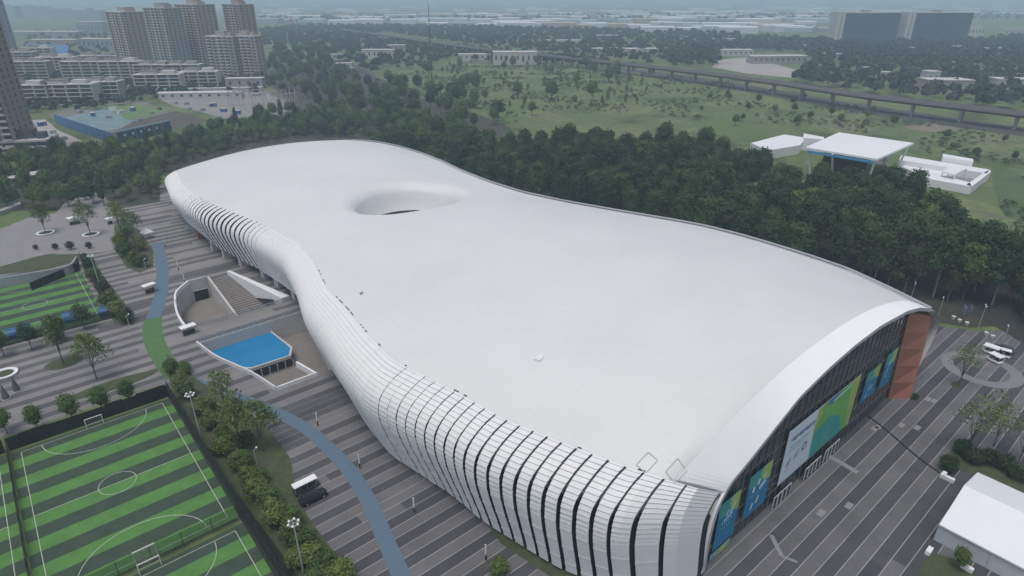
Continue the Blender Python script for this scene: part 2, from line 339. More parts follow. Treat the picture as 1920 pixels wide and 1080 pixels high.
# left flank profile (outward, height) for seam height 20.5
PR=[(0,20.5),(1.4,20.1),(2.8,19.4),(4.4,18.3),(5.6,16.9),(6.2,15.2),(6.3,13.4),(5.9,11.0),(5.1,8.3),(4.1,5.4),(3.1,2.6),(2.5,.6)]
PR=resample(PR,56)
def prof(v,k,off=0):
    'point k of the flank profile at v, pushed out by off'
    o,z=PR[k]; s=(.45+.55*sstep(0,7,v))*(1-.22*sstep(70,150,v)); zb=interp([(0,.6),(60,.6),(100,1),(125,3.2),(160,3),(190,4.2),(246,4.5)],v)
    k0=max(0,k-1);k1=min(len(PR)-1,k+1); t=Vector((PR[k1][0]-PR[k0][0],PR[k1][1]-PR[k0][1])).normalized(); nn=(-t.y,t.x)
    if nn[0]<0 and k<30: nn=(-nn[0],-nn[1])
    if nn[0]<0: nn=(-nn[0],-nn[1])
    zz=zb+(z-.6)/(20.5-.6)*(zL(v)-zb)
    o+=max(0,(k-24)/31)*interp([(0,1.6),(15,2.0),(26,.9),(40,.1),(50,0)],v)
    return (uL(v)-o*s-nn[0]*off, v, zz+nn[1]*off*(1 if k>0 else 1))
GAP=[(0,.03),(1.6,.1),(3.5,.45),(12,.68),(28,.6),(40,.38),(50,.16),(56,.05),(60,0),(146,0),(150,.3),(157,.8),(165,1.2),(182,1.1),(192,.6),(200,.2),(206,0),(300,0)]
SV=list(np.linspace(0,60.2,27))+list(np.linspace(60.2,145.8,17))[1:]+list(np.linspace(145.8,246,38))[1:]; NS=len(SV)-1
NK=len(PR)
prow=2
def skin_strip(v0,v1,i):
    g=interp(GAP,(v0+v1)/2); mb=MB(); base=rng.uniform(-.03,.03); r2=random.Random(i)
    va=v0+g*1.0 if g>.02 else v0; vb=v1+( .004 if g==0 else 0)
    if g==0: base=0
    cols=[]; JO=set()
    gk=[g*(.5-.42*sstep(9,20,k)) if v0<140 else g*(.35-.25*sstep(3,12,k)) for k in range(NK)]
    for c_ in (0,1,2):
        col=[]
        for k in range(NK):
            v=(va-gk[k],(va+vb)/2,vb)[c_]
            ph=(k%prow)/prow; am=(.115*(1-sstep(20,36,k))+.012)*(1-.2*sstep(48,70,v0)*(1-sstep(140,150,v0)))
            pr=.0 if k==0 else am*ph
            col.append(prof(v,k,.12+base+pr+(.05 if (k//prow+i)%5==0 and g>.1 else 0)))
            if k%prow==prow-1 and k<NK-2:
                col.append(prof(v,k,.12+base+am*1.0+.0)); col.append(prof(v,k,.12+base-.03))
                pa=prof(v,k,.12+base-.03); pb=prof(v,k+1,.12+base-.03); col.append(tuple(pa[q]+(pb[q]-pa[q])*.17 for q in range(3)))
                if c_==0 and k<36 and len(col)>5: JO.add(len(col)-2)
        cols.append(col)
    nk=len(cols[0]); i0=len(mb.v)
    for c in cols: mb.v+=c
    for c in range(2):
        for k in range(nk-1): mb.f.append((i0+c*nk+k,i0+c*nk+k+1,i0+(c+1)*nk+k+1,i0+(c+1)*nk+k)); mb.m.append(3 if k in JO else 0)
    # returns on both sides and the bottom
    for c,v in ((0,va),(2,vb)):
        j0=len(mb.v)
        e=[]
        dp=.6 if g>.1 else .15
        for k in range(NK):
            v_=v-gk[k] if c==0 else v
            e.append(prof(v_,k,-dp))
            if k%prow==prow-1 and k<NK-2: e+= [prof(v_,k,-dp)]*3
        mb.v+=e
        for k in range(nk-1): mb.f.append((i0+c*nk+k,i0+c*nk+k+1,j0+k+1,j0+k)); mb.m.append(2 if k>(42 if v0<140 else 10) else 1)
        if c==0: jj=j0
        else: mb.f.append((i0+nk-1,i0+2*nk-1,i0+3*nk-1,j0+nk-1,jj+nk-1)); mb.m.append(1)
    return mb
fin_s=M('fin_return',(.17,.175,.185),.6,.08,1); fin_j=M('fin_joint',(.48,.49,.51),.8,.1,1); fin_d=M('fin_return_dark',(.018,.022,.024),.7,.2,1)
for i in range(NS):
    v0,v1=SV[i],SV[i+1]
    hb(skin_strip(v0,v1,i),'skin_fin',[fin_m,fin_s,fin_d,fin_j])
# recessed backing behind the fins
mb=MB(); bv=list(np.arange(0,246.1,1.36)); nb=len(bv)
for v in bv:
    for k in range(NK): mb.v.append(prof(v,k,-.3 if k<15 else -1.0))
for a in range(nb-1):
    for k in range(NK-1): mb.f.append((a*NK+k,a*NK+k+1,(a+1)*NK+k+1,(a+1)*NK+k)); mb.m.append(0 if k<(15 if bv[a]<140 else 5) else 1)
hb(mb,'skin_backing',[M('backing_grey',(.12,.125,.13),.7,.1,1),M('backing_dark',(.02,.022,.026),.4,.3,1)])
# smooth skin round the far end and down the right flank
end=[]
for v in np.linspace(246,VM-.3,16): end.append((uL(v),v,zL(v)))
for v in list(np.linspace(VM-.3,240,20))+list(np.arange(236,0,-4))+[0]: end.append((uR(v),v,zR(v)))
def normals(P):
    out=[]
    for i in range(len(P)):
        a=P[max(0,i-1)];b=P[min(len(P)-1,i+1)]; t=Vector((b[0]-a[0],b[1]-a[1])).normalized(); out.append((-t.y,t.x))
    out[0]=(-1,0); return out
NN=normals(end); mb=MB(); n2=len(end); PK=list(range(0,NK,3))
for (u,v,z),nn in zip(end,NN):
    s=.78 if v>150 else .78+.22*sstep(150,60,v); s*= .75+.25*sstep(0,8,v)
    zb=4.3 if v>240 and u<30 else 3
    for k in PK:
        o,zz=PR[k]; h=zb+(zz-.6)/19.9*(z-zb); mb.v.append((u+nn[0]*(o*s+.14),v+nn[1]*(o*s+.14),h+.02))
np_=len(PK)
for a in range(n2-1):
    for k in range(np_-1): mb.f.append((a*np_+k,a*np_+k+1,(a+1)*np_+k+1,(a+1)*np_+k)); mb.m.append(0)
hb(mb,'smooth_skin',fin_m,True)
# raised parapet rail on the right edge
mb=MB(); pts=[(uR(v)+.9,v,zR(v)+.25) for v in np.arange(0,262,3)]
for a,b in zip(pts,pts[1:]): mb.tube(a,b,.28,n=6)
hb(mb,'edge_rail',steel)
rg=random.Random(4)
for k in range(24):
    mb=MB()
    v=rg.choice((rg.uniform(60,106),rg.uniform(60,106),rg.uniform(5,60))); u=uL(v)+.25; z=zL(v)+.12; w_=rg.uniform(.25,1.1); mb.box(-.1,-w_/2,z,.1,w_/2,z+.06,c=(u,v),rz=math.atan2(-(uL(v+1)-uL(v-1)),2)); hb(mb,'gutter_gap',dark)
# lip surface: v 0 .. 3.5
top=[]
A2=resample(AR,260)
def outp(i,off):
    a=A2[max(0,i-1)];b=A2[min(len(A2)-1,i+1)]; t=Vector((b[0]-a[0],b[1]-a[1])).normalized(); return (A2[i][0]-t.y*off,A2[i][1]+t.x*off)
mb=MB(); nA=len(A2)
ev=3.7
LIP0=min(outp(i,.75)[0] for i in range(nA) if outp(i,.75)[1]>15.6)
for i in range(nA):
    p0=outp(i,0); p1=outp(i,.75)
    mb.v+=[(p0[0],1.2,p0[1]),(p0[0],0,p0[1]),(p1[0],0,p1[1])]
    u=p1[0]
    if u<77 and p1[1]>15.6 and i<nA*.7:
        uu=u if u>13 else (uL(ev)+.15)+(13-(uL(ev)+.15))*max(0,(u-LIP0)/(13-LIP0)); q=(uu,ev,zroof(uu,ev)+.3)
    elif u>40: q=(p1[0]+.4,ev,p1[1]+.1)
    else: q=(p1[0]-.25,.3,p1[1])
    mb.v.append(q); mb.v.append((q[0],q[1]+.02,q[2]-.6))
for i in range(nA-1):
    for k in range(4):
        a=i*5+k; mb.f.append((a,a+1,a+6,a+5)); mb.m.append(1 if k==1 else 0)
LIPO=hb(mb,'front_lip',[lip_m,M('lip_edge',(.45,.46,.48),.5,.06,1)])
for p_ in LIPO.data.polygons: p_.use_smooth=False
# end wall: glazing bays with mullions
gl_m=M('curtain_glass',(.035,.045,.052),.12,.35,.35,detail=3); mul=M('mullion',(.16,.15,.15),.5,.1,1)
arch=lambda u: interp([(a,b) for a,b in A2 if b>1 and a>=0 and a<82],u)
us=[.4+i*(70.4/32) for i in range(33)]
for i in range(32):
    a,b=us[i],us[i+1]; mb=MB(); ta,tb=max(2,arch(a)-.3),max(2,arch(b)-.3)
    mb.poly([(a+.06,1.25,0),(b-.06,1.25,0),(b-.06,1.25,tb),(a+.06,1.25,ta)])
    w=hb(mb,'glazing_bay',gl_m)
    mb=MB(); mb.box(a-.045,1.1,0,a+.045,1.25,ta)
    for z in (3.2,6.6,10,13.4,16.8,20.2,23.6):
        if z<min(ta,tb): mb.box(a+.045,1.17,z-.04,b-.045,1.25,z+.04)
    hb(mb,'mullion',mul,parent=w)
mb=MB(); mb.box(0.2,1.3,0,79,2.2,.5,0); hb(mb,'plinth',concrete)
# brick end wall, splayed out to the right
def brick():
    m=M('red_brick_cladding',(.33,.135,.085),.8,.1,.6,detail=6); n=m.node_tree; b=n.nodes['Principled BSDF']; tc=n.nodes.new('ShaderNodeTexCoord')
    mp=n.nodes.new('ShaderNodeMapping'); mp.inputs['Rotation'].default_value=(R(90),0,0); br=n.nodes.new('ShaderNodeTexBrick'); br.inputs['Scale'].default_value=1.2; br.inputs['Mortar Size'].default_value=.015
    n.links.new(tc.outputs['Object'],mp.inputs[0]); n.links.new(mp.outputs[0],br.inputs[0]); src=b.inputs['Base Color'].links[0].from_socket
    mx=n.nodes.new('ShaderNodeMix'); mx.data_type='RGBA'; mx.inputs[7].default_value=(.19,.08,.055,1); n.links.new(br.outputs['Fac'],mx.inputs[0]); n.links.new(src,mx.inputs[6]); n.links.new(mx.outputs[2],b.inputs['Base Color']); return m
bk=brick(); mb=MB()
bl=[(70.6,.9,0),(67.2,.9,22.4)]; brt=[(74.3,-2.2,0),(80.6,-.1,17.4)]
nb_=5; P=[]
for j in range(nb_+1):
    t=j/nb_; a=Vector(bl[0]).lerp(Vector(bl[1]),t); b=Vector(brt[0]).lerp(Vector(brt[1]),t)
    for q in (a,b,b+Vector((1.2,3.2,0)),a+Vector((.2,.4,0))): P.append(tuple(q))
mb.v=P
for j in range(nb_):
    for k in range(4): a=j*4+k;b=j*4+(k+1)%4; mb.f.append((a,b,b+4,a+4)); mb.m.append(0)
mb.f.append((nb_*4,nb_*4+1,nb_*4+2,nb_*4+3)); mb.m.append(0)
hb(mb,'brick_wall',bk)
mb=MB(); mb.poly([(67.0,1.2,22.3),(80.4,.6,17.2),(82,1,16.8),(80,1,18.6),(76,1,20.2),(70,1,22.4)]); hb(mb,'soffit',M('soffit_brown',(.09,.05,.04),.8,.1,1))
# wall set back under the left flank, with concrete piers
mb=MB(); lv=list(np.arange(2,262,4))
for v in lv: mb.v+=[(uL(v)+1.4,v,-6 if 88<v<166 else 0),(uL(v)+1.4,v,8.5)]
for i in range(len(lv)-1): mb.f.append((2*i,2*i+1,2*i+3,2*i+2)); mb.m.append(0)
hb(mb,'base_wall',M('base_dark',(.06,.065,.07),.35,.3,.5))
for v,w in ((62,3),(70,5),(78,2.5),(88,5),(132,3.5),(143,5),(153,4),(167,4),(178,3),(188,3)):
    mb=MB(); u=uL(v); zb=-6 if 91<v<166 else 0
    mb.prism([(u-1.6,v),(u+1.3,v),(u+1.3,v+w),(u-1.6,v+w*.7)],zb,5.5 if v>120 else 3.2); hb(mb,'base_pier',palec)
mb=MB(); mb.box(uL(205)-1.4,204,0,uL(205)+1.2,208.5,5.6); hb(mb,'base_brick_panel',bk)
for v in (209.5,213,216.5):
    mb=MB(); mb.box(uL(v)-1.2,v,0,uL(v)+1.2,v+3,5.4); hb(mb,'base_glazing',M('teal_glass',(.16,.28,.32),.15,.2,.5))
# row of service hatches and marks on the roof
def hatch(u,v,w,h,t,mat,rz,label,name='roof_hatch'):
    e=zroof(u,v); o=MB().box(-w,-h,-.15,w,h,t).box(-w*.8,-h*.8,t,w*.8,h*.8,t+.08).build(name,mat,loc=(u,v,e),rz=rz); tag(o,label,'roof hatch'); return o
def onroof(px,py):
    z=24.
    for _ in range(30): u,v=L(px,py,z); z=zroof(u,v)
    return u,v
hatch(*onroof(1012,672),.9,.6,.3,white,.3,'small white access hatch standing in the middle of the near roof lobe')
hatch(*onroof(678,551),.35,.25,.35,steel,.1,'tiny dark grey vent on the roof near the waist of the hall')
# cut-line frames on the roof near the front corner
for k,(px,py,a) in enumerate(((1213,868,.25),(1268,884,.2))):
    u,v=onroof(px,py); z=zroof(u,v); mb=MB()
    for x0,y0,x1,y1 in ((-1.3,-.9,1.3,-.83),(-1.3,.83,1.3,.9),(-1.3,-.83,-1.23,.83),(1.23,-.83,1.3,.83)): mb.box(x0,y0,.06,x1,y1,.14)
    gr=(zroof(u+1,v)-zroof(u-1,v))/2; gv=(zroof(u,v+1)-zroof(u,v-1))/2
    mb.v=[(x,y,zz+x*gr+y*gv) for x,y,zz in mb.v]
    o=mb.build('seam_frame',M('seam_grey',(.48,.48,.5),.7,.1,1),hall,loc=(u-36,v-120,z))
# banners on the end wall
nbk=M('banner_blue',(.012,.19,.36),.6,.18,.25); ng=M('banner_green',(.15,.42,.09),.6,.25,.2); nteal=M('banner_teal',(.05,.32,.29),.6,.2,.2); nw=M('banner_white',(.6,.68,.75),.6,.05,.3)
nly=M('banner_lime',(.36,.48,.12),.6,.2,.3); navy=M('banner_navy',(.01,.05,.12),.6,.2,.4); mk=M('banner_mark',(.62,.75,.85),.6,.05,.5); mkb=M('banner_ink',(.10,.22,.34),.6,.1,.5); mkg=M('banner_grey_ink',(.14,.15,.17),.6,.1,.5)
YB=.82
def banner(u0,u1,z0,z1,label,marks,base):
    e=empty('banner',(u0,YB,z0),0,label,'banner','printed banners hung on the glazed end wall')
    w,h=u1-u0,z1-z0
    MB().box(0,0,0,w,.05,h).build('banner_sheet',base,e)
    for name,mat,polys,lay in marks:
        mb=MB()
        for P in polys: mb.poly([(x*w,-.012*lay,y*h) for x,y in P])
        mb.build(name,mat,e)
    return e
def rect(x0,y0,x1,y1): return [(x0,y0),(x1,y0),(x1,y1),(x0,y1)]
def stroke(x0,y0,x1,y1,w): 
    d=Vector((x1-x0,y1-y0)); n_=Vector((-d.y,d.x)).normalized()*w/2; return [(x0+n_.x,y0+n_.y),(x0-n_.x,y0-n_.y),(x1-n_.x,y1-n_.y),(x1+n_.x,y1+n_.y)]
def arc(cx,cy,r0,r1,a0,a1,n=10,asp=1):
    a=[(cx+r1*math.cos(R(a0+(a1-a0)*k/n)),cy+asp*r1*math.sin(R(a0+(a1-a0)*k/n))) for k in range(n+1)]
    b=[(cx+r0*math.cos(R(a0+(a1-a0)*k/n)),cy+asp*r0*math.sin(R(a0+(a1-a0)*k/n))) for k in range(n,-1,-1)]; return a+b
corner=('corner_field',nly,[[(.62,1),(.5,.86),(.62,.7),(.82,.62),(1,.6),(1,1)]],1)
tealf=('teal_field',nteal,[[(0,.72),(.45,.62),(1,.6),(1,1),(0,1)]],.5)
glyph=lambda x,y,s,r_: [stroke(x+r_.uniform(0,s),y+r_.uniform(0,s),x+r_.uniform(0,s),y+r_.uniform(0,s),s*.16) for _ in range(6)]
r_=random.Random(3)
def glyphs(n,x0,x1,y,s): 
    out=[]
    for k in range(n):
        x=x0+(x1-x0)*k/n
        out+=[stroke(x,y+s*.8,x+s*.8,y+s*.8,s*.13),stroke(x+s*.4,y,x+s*.4,y+s,s*.13),stroke(x,y+s*.4,x+s*.8,y+s*.45,s*.12)]+([stroke(x,y,x+s*.35,y+s*.4,s*.12)] if k%2 else [stroke(x+s*.8,y,x+s*.45,y+s*.4,s*.12)])
    return out
banner(2.9,8.6,2.3,11.6,'tall blue banner with lime corner nearest the left corner of the glass wall',[tealf,corner,
  ('emblem',mk,[stroke(.42,.62,.5,.74,.05),stroke(.6,.63,.8,.82,.06),stroke(.33,.55,.75,.6,.035)],1.6),('lettering',mk,glyphs(5,.24,.78,.47,.07)+glyphs(4,.3,.72,.36,.05),1.5)],nbk)
banner(11,17.8,3.3,12.3,'blue banner with lime corner and white emblem, second from the left corner',[tealf,corner,
  ('emblem',mk,[stroke(.25,.55,.3,.66,.1),stroke(.45,.66,.5,.77,.09),stroke(.68,.7,.76,.82,.05),stroke(.55,.52,.82,.6,.08)],1.6),('lettering',mk,glyphs(6,.18,.8,.44,.05)+[stroke(.3,.12,.36,.26,.07),stroke(.5,.2,.6,.34,.07)],1.5)],nbk)
banner(21.8,48.6,4.2,15.6,'wide banner in the middle of the glass wall, white at left and green at right',[
  ('green_field',ng,[[(.40,0),(.385,.3),(.375,.6),(.38,1),(1,1),(1,0)]],.5),
  ('lime_field',nly,[[(1,1),(.86,1),(.9,.5),(.95,0),(1,0)]],1),('lime_edge',nly,[[(.378,.55),(.38,1),(.46,1),(.44,.8)]],1),
  ('teal_field',nteal,[[(.40,0),(.385,.3),(.40,.5),(.6,.62),(.8,.4),(.86,0)]],.9),
  ('sky_field',M('banner_sky',(.05,.22,.34),.6,.2,.3),[[(.5,1),(.55,.85),(.64,.88),(.7,1)]],1.1),
  ('title_lettering',mkb,glyphs(7,.045,.345,.74,.085),1.4),('small_lettering',mkb,glyphs(12,.06,.3,.62,.03)+glyphs(9,.06,.24,.55,.025),1.4),
  ('emblem',mkg,[stroke(.06,.28,.07,.38,.012),stroke(.085,.27,.1,.42,.014),stroke(.155,.3,.165,.42,.014),stroke(.185,.32,.2,.46,.014),stroke(.05,.2,.1,.22,.012)]+[arc(.275,.42,.02,.035,0,350,12,2.4)],1.4),
  ('highlight_lettering',mk,[stroke(.6,.9,.86,.93,.03)],1.5)],nw)
banner(52.3,58.6,7,14,'blue banner with green top right of the wide middle banner',[tealf,corner,('emblem',mk,[stroke(.4,.3,.5,.5,.06),stroke(.3,.1,.36,.22,.06),stroke(.6,.25,.7,.4,.05)],1.6)],nbk)
banner(61.4,66.6,6.2,14.7,'blue banner with lime edge beside the brick wall',[tealf,corner,('emblem',mk,[stroke(.4,.62,.62,.74,.09),stroke(.35,.3,.45,.55,.06)],1.6)],nbk)
banner(2.6,8.2,.3,1.7,'low pale green and blue banner strip under the leftmost blue banner',[('lime_field',nly,[[(.3,0),(.7,0),(.9,1),(.5,1)]],1)],M('banner_pale',(.2,.36,.4),.6,.2,.5))
# diagonal struts and door frames at the foot of the glass wall
for k,(u,label) in enumerate(((20.5,'pale metal door frames under the left part of the wide banner'),(31.5,'pale metal door frames under the white half of the wide banner'),(39,'pale metal door frames under the green half of the wide banner'))):
    e=empty('entrance_doors',(u,.3,0),0,label,'doors','entrance door frames at the foot of the glass wall')
    for q in range(4):
        MB().box(q*1.5,0,0,q*1.5+.1,.12,2.7).box(q*1.5+1.3,0,0,q*1.5+1.4,.12,2.7).box(q*1.5+.1,0,2.6,q*1.5+1.3,.12,2.7).build('door_frame',offw,e)
        MB().box(q*1.5+.1,.04,.02,q*1.5+1.3,.08,2.6).build('door_pane',glassd,e)
#PART2

# ================================================================ SUNKEN COURTS AND BRIDGE
tan=M('court_paving',(.20,.182,.168),.85,.15,.25,detail=6)
def pit(name,P,z,skip=()):
    mb=MB(); n=len(P)
    for i in range(n):
        a,b=P[i],P[(i+1)%n]
        mb.quad((a[0],a[1],z),(b[0],b[1],z),(b[0],b[1],0),(a[0],a[1],0))
    tag(mb.build(name,palec),kind='structure')
pit('court_walls',PIT1,-6,); pit('court_walls',PIT2,-6)
CF=[(-45,85),(10,85),(10,170),(-45,170)]
o=MB().poly([(x,y,-6) for x,y in CF]).build('court_floor',tan); tag(o,kind='structure')
# footbridge between the two courts
e=empty('footbridge',(-24,128.6,0),0,'striped footbridge with glass railings crossing the sunken court to the hall','footbridge')
MB().box(-14.3,-4.75,-1.5,14.6,4.75,-.02).build('deck',palec,e)
MB().box(-14.3,-4.75,-1.75,14.6,-4.5,.15).build('edge_beam',palec,e)
for y in (-4.6,4.6):
    mb=MB().box(-14,y-.04,1.0,14.2,y+.04,1.08)
    for k in range(16): mb.box(-14+k*1.87,y-.04,.0,-13.92+k*1.87,y+.04,1.0)
    mb.build('railing',steel,e)
    MB().box(-14,y+.05,.1,14.2,y+.07,.95).build('railing_glass',M('rail_glass',(.5,.55,.58),.1,.05,1,alpha=.35),e)
# parapets round the courts
def parapet(pts,h,w,label,mat=white,z=0,name='parapet',cap=None):
    mb=MB(); P=curve(pts,6) if len(pts)>2 else pts
    for a,b in zip(P,P[1:]):
        d_=Vector((b[0]-a[0],b[1]-a[1])); 
        if d_.length<.01: continue
        nn=Vector((-d_.y,d_.x)).normalized()*w/2
        mb.prism([(a[0]-nn.x,a[1]-nn.y),(b[0]-nn.x,b[1]-nn.y),(b[0]+nn.x,b[1]+nn.y),(a[0]+nn.x,a[1]+nn.y)],z,z+h)
    o=mb.build(name,mat); tag(o,label,'parapet'); return o
parapet([(-38.2,134),(-37.9,142),(-36.5,150),(-34.2,158),(-29.4,163.9)],1.3,.5,'curved white parapet along the left edge of the upper sunken court')
parapet([(-29.4,163.9),(-24.3,164.5)],1.1,.4,'short straight parapet at the far end of the upper sunken court',palec)
parapet([(-38.2,123.6),(-36.8,114),(-34.4,106.2),(-32.5,100),(-30.8,90.8)],1.0,.35,'pale parapet with a hedge running beside the blue pool',offw)
parapet([(-30.6,90.6),(-21,90.6)],.9,.35,'low white parapet closing the near end of the lower sunken court')
# steps in the upper court
mb=MB(); 
ST=[(-23.8,163.9),(-18,163.9)]
for k in range(24):
    y1=163.6-k*1.12; z=-.25-k*.24; mb.box(-23.0+.0*k,y1-1.12,-6,-11.6+.25*(0),y1,z)
o=mb.build('court_steps',tan); tag(o,'broad flight of tan steps descending between two white walls','steps')
mb=MB(); P=[(-23.9,164),(-23.3,164),(-22.9,137),(-23.5,137)]
mb.v=[(-23.9,164,-6),(-23.3,164,-6),(-22.9,136.7,-6),(-23.5,136.7,-6),(-23.9,164,.9),(-23.3,164,.9),(-22.9,136.7,-4.6),(-23.5,136.7,-4.6)]
mb.f=[(0,1,2,3),(4,7,6,5),(0,4,5,1),(1,5,6,2),(2,6,7,3),(3,7,4,0)]; mb.m=[0]*6
tag(mb.build('stair_wall',palec),'sloping pale wall between the upper court floor and the tan steps','wall')
mb=MB(); mb.v=[(-17.8,164.2,-6),(-16.9,164.2,-6),(-9.8,134.0,-6),(-12.2,134.0,-6),(-17.8,164.2,1.1),(-16.9,164.2,1.1),(-9.8,134,1.1),(-12.2,134,1.1)]
mb.f=[(0,1,2,3),(4,7,6,5),(0,4,5,1),(1,5,6,2),(2,6,7,3),(3,7,4,0)]; mb.m=[0]*6
ew=mb.build('ramp_wall',white); tag(ew,'thick white wall slanting along the steps towards the hall','wall')
MB().poly([(-16.3,157,-5.5),(-12.4,136.5,-5.5),(-12.9,138.5,-.6)]).build('dark_opening',glassd,ew).location=(-.35,-.35,0)
e=empty('court_doorway',(-26.7,163.55,-6),0,'dark doorway in the far wall of the upper court','doorway')
MB().box(-2,0,0,2.2,.1,3.4).build('door_void',black,e); MB().box(-2.2,-.1,0,-2,.12,3.6).box(2.2,-.1,0,2.4,.12,3.6).box(-2,-.1,3.4,2.2,.12,3.6).build('door_frame',palec,e)
# pool on a raised deck
PL=[(-36.4,124.4),(-19.6,124.4),(-18.6,112),(-20.6,108.2),(-30.5,108.4),(-33,111),(-35,117)]
def inset(P,d):
    cx=sum(p[0] for p in P)/len(P);cy=sum(p[1] for p in P)/len(P); out=[]
    for x,y in P: v=Vector((x-cx,y-cy)); v*=1-d/v.length; out.append((cx+v.x,cy+v.y))
    return out
e=empty('pool',(-27,116,-6),0,'bright blue pool with a pale rim in the lower sunken court','pool')
loc=lambda P,o: [(x-o[0],y-o[1]) for x,y in P]
PLi=inset(PL,.55)
MB().prism(loc(inset(PL,1.4),(-27,116)),0,2.2).build('pool_base',glassd,e)
mb=MB(); a=loc(PL,(-27,116)); b=loc(PLi,(-27,116)); n=len(a)
for i in range(n):
    j=(i+1)%n
    mb.quad((*a[i],3.1),(*b[i],3.1),(*b[j],3.1),(*a[j],3.1)); mb.quad((*a[i],2.2),(*a[i],3.1),(*a[j],3.1),(*a[j],2.2)); mb.quad((*b[i],2.9),(*b[i],3.1),(*b[j],3.1),(*b[j],2.9)); mb.quad((*a[i],2.2),(*a[j],2.2),(*b[j],2.2),(*b[i],2.2))
mb.build('rim',palec,e)
MB().poly([(x,y,2.92) for x,y in b]).build('water',M('pool_water',(.012,.2,.42),.12,.15,.15),e)
e2=empty('court_windows',(-26,107.9,-6),0,'dark window band below the near rim of the blue pool','windows')
for k in range(5): MB().box(-4.4+k*2,-.2,.4,-2.6+k*2,-.05,2.1).build('window',glassd,e2); MB().box(-2.6+k*2,-.25,.0,-2.4+k*2,-.02,2.2).build('post',palec,e2)
mb=MB(); mb.prism([(-31.5,124.6),(-29.8,124.6),(-29.8,131),(-31.5,131)],-6,-1.6); tag(mb.build('bridge_pier',palec),'concrete pier under the footbridge near its left end','pier')
parapet([(-22.5,99),(-21,91)],1.5,.5,'slanting white wall piece at the near right corner of the lower court',white,-1.2)
# ================================================================ PITCHES
def pitch_mat():
    m=bpy.data.materials.new('striped_turf'); m.use_nodes=True; n=m.node_tree; N=n.nodes; K=n.links; b=N['Principled BSDF']; b.inputs['Roughness'].default_value=.9
    tc=N.new('ShaderNodeTexCoord'); sp=N.new('ShaderNodeSeparateXYZ'); K.new(tc.outputs['Object'],sp.inputs[0])
    def mt(op,a,bb):
        x=N.new('ShaderNodeMath'); x.operation=op
        for i,s in enumerate((a,bb)):
            if isinstance(s,(int,float)): x.inputs[i].default_value=s
            else: K.new(s,x.inputs[i])
        return x.outputs[0]
    f=mt('FRACT',mt('DIVIDE',sp.outputs[1],6.45),0); st=N.new('ShaderNodeMapRange'); st.inputs[1].default_value=.49; st.inputs[2].default_value=.51; K.new(f,st.inputs[0])
    nz=N.new('ShaderNodeTexNoise'); nz.inputs['Scale'].default_value=.35; nz.inputs['Detail'].default_value=8; nz.inputs['Roughness'].default_value=.7; K.new(tc.outputs['Object'],nz.inputs[0])
    mx=N.new('ShaderNodeMix'); mx.data_type='RGBA'; mx.inputs[6].default_value=(.038,.066,.042,1); mx.inputs[7].default_value=(.082,.205,.048,1); K.new(st.outputs[0],mx.inputs[0])
    mr=N.new('ShaderNodeMapRange'); mr.inputs[1].default_value=.3; mr.inputs[2].default_value=.7; mr.inputs[3].default_value=.78; mr.inputs[4].default_value=1.2; K.new(nz.outputs[0],mr.inputs[0])
    sc=N.new('ShaderNodeVectorMath'); sc.operation='SCALE'; K.new(mx.outputs[2],sc.inputs[0]); K.new(mr.outputs[0],sc.inputs['Scale']); K.new(sc.outputs[0],b.inputs['Base Color']); return m
turf=pitch_mat(); chalk=M('pitch_line',(.42,.46,.40),.8,.2,1.5)
def lines(cx,cy,w,h,parent,wd=.11,circ=True,z=.012):
    mb=MB(); x0,x1,y0,y1=-w/2,w/2,-h/2,h/2
    for a,b in (((x0,y0),(x1,y0)),((x0,y1),(x1,y1)),((x0,y0),(x0,y1)),((x1,y0),(x1,y1)),((x0,0),(x1,0))):
        ribbon([a,b],wd,z,mb)
    mb.build('line_marking',chalk,parent)
    if circ:
        ribbon([(3*math.cos(t),3*math.sin(t)) for t in np.linspace(0,2*math.pi,49)],wd,z+.003).build('centre_circle',chalk,parent)
    for s in (1,-1):
        pts=[(9.2*math.cos(t),s*(h/2-8.2*math.sin(t))) for t in np.linspace(.02,math.pi-.02,33)]
        pts=[(x*1.0,y) for x,y in pts]
        ribbon(pts,wd,z+.003).build('penalty_arc',chalk,parent)
def pitch(name,cx,cy,w,h,mu,mv,label=None,ins=True):
    e=MB().poly([(-w/2-mu,-h/2-mv,0),(w/2+mu,-h/2-mv,0),(w/2+mu,h/2+mv,0),(-w/2-mu,h/2+mv,0)]).build(name,turf,loc=(cx,cy,.05)); tag(e,kind='structure'); lines(cx,cy,w,h,e); return e
pitch('football_pitch',-64,80.4,25,43,1.55,1.2)
pitch('football_pitch',-64,33.6,25,43,1.55,1.2)
pitch('football_pitch',-92.6,80.4,25,43,1.55,1.2)
pitch('football_pitch',-92.6,33.6,25,43,1.55,1.2)
pitch('football_pitch',-67,177.5,25,43,1.4,2)
goal_m=M('goal_white',(.7,.7,.7),.5,.05,1); net=M('goal_net',(.35,.37,.36),.9,.1,3,alpha=.3)
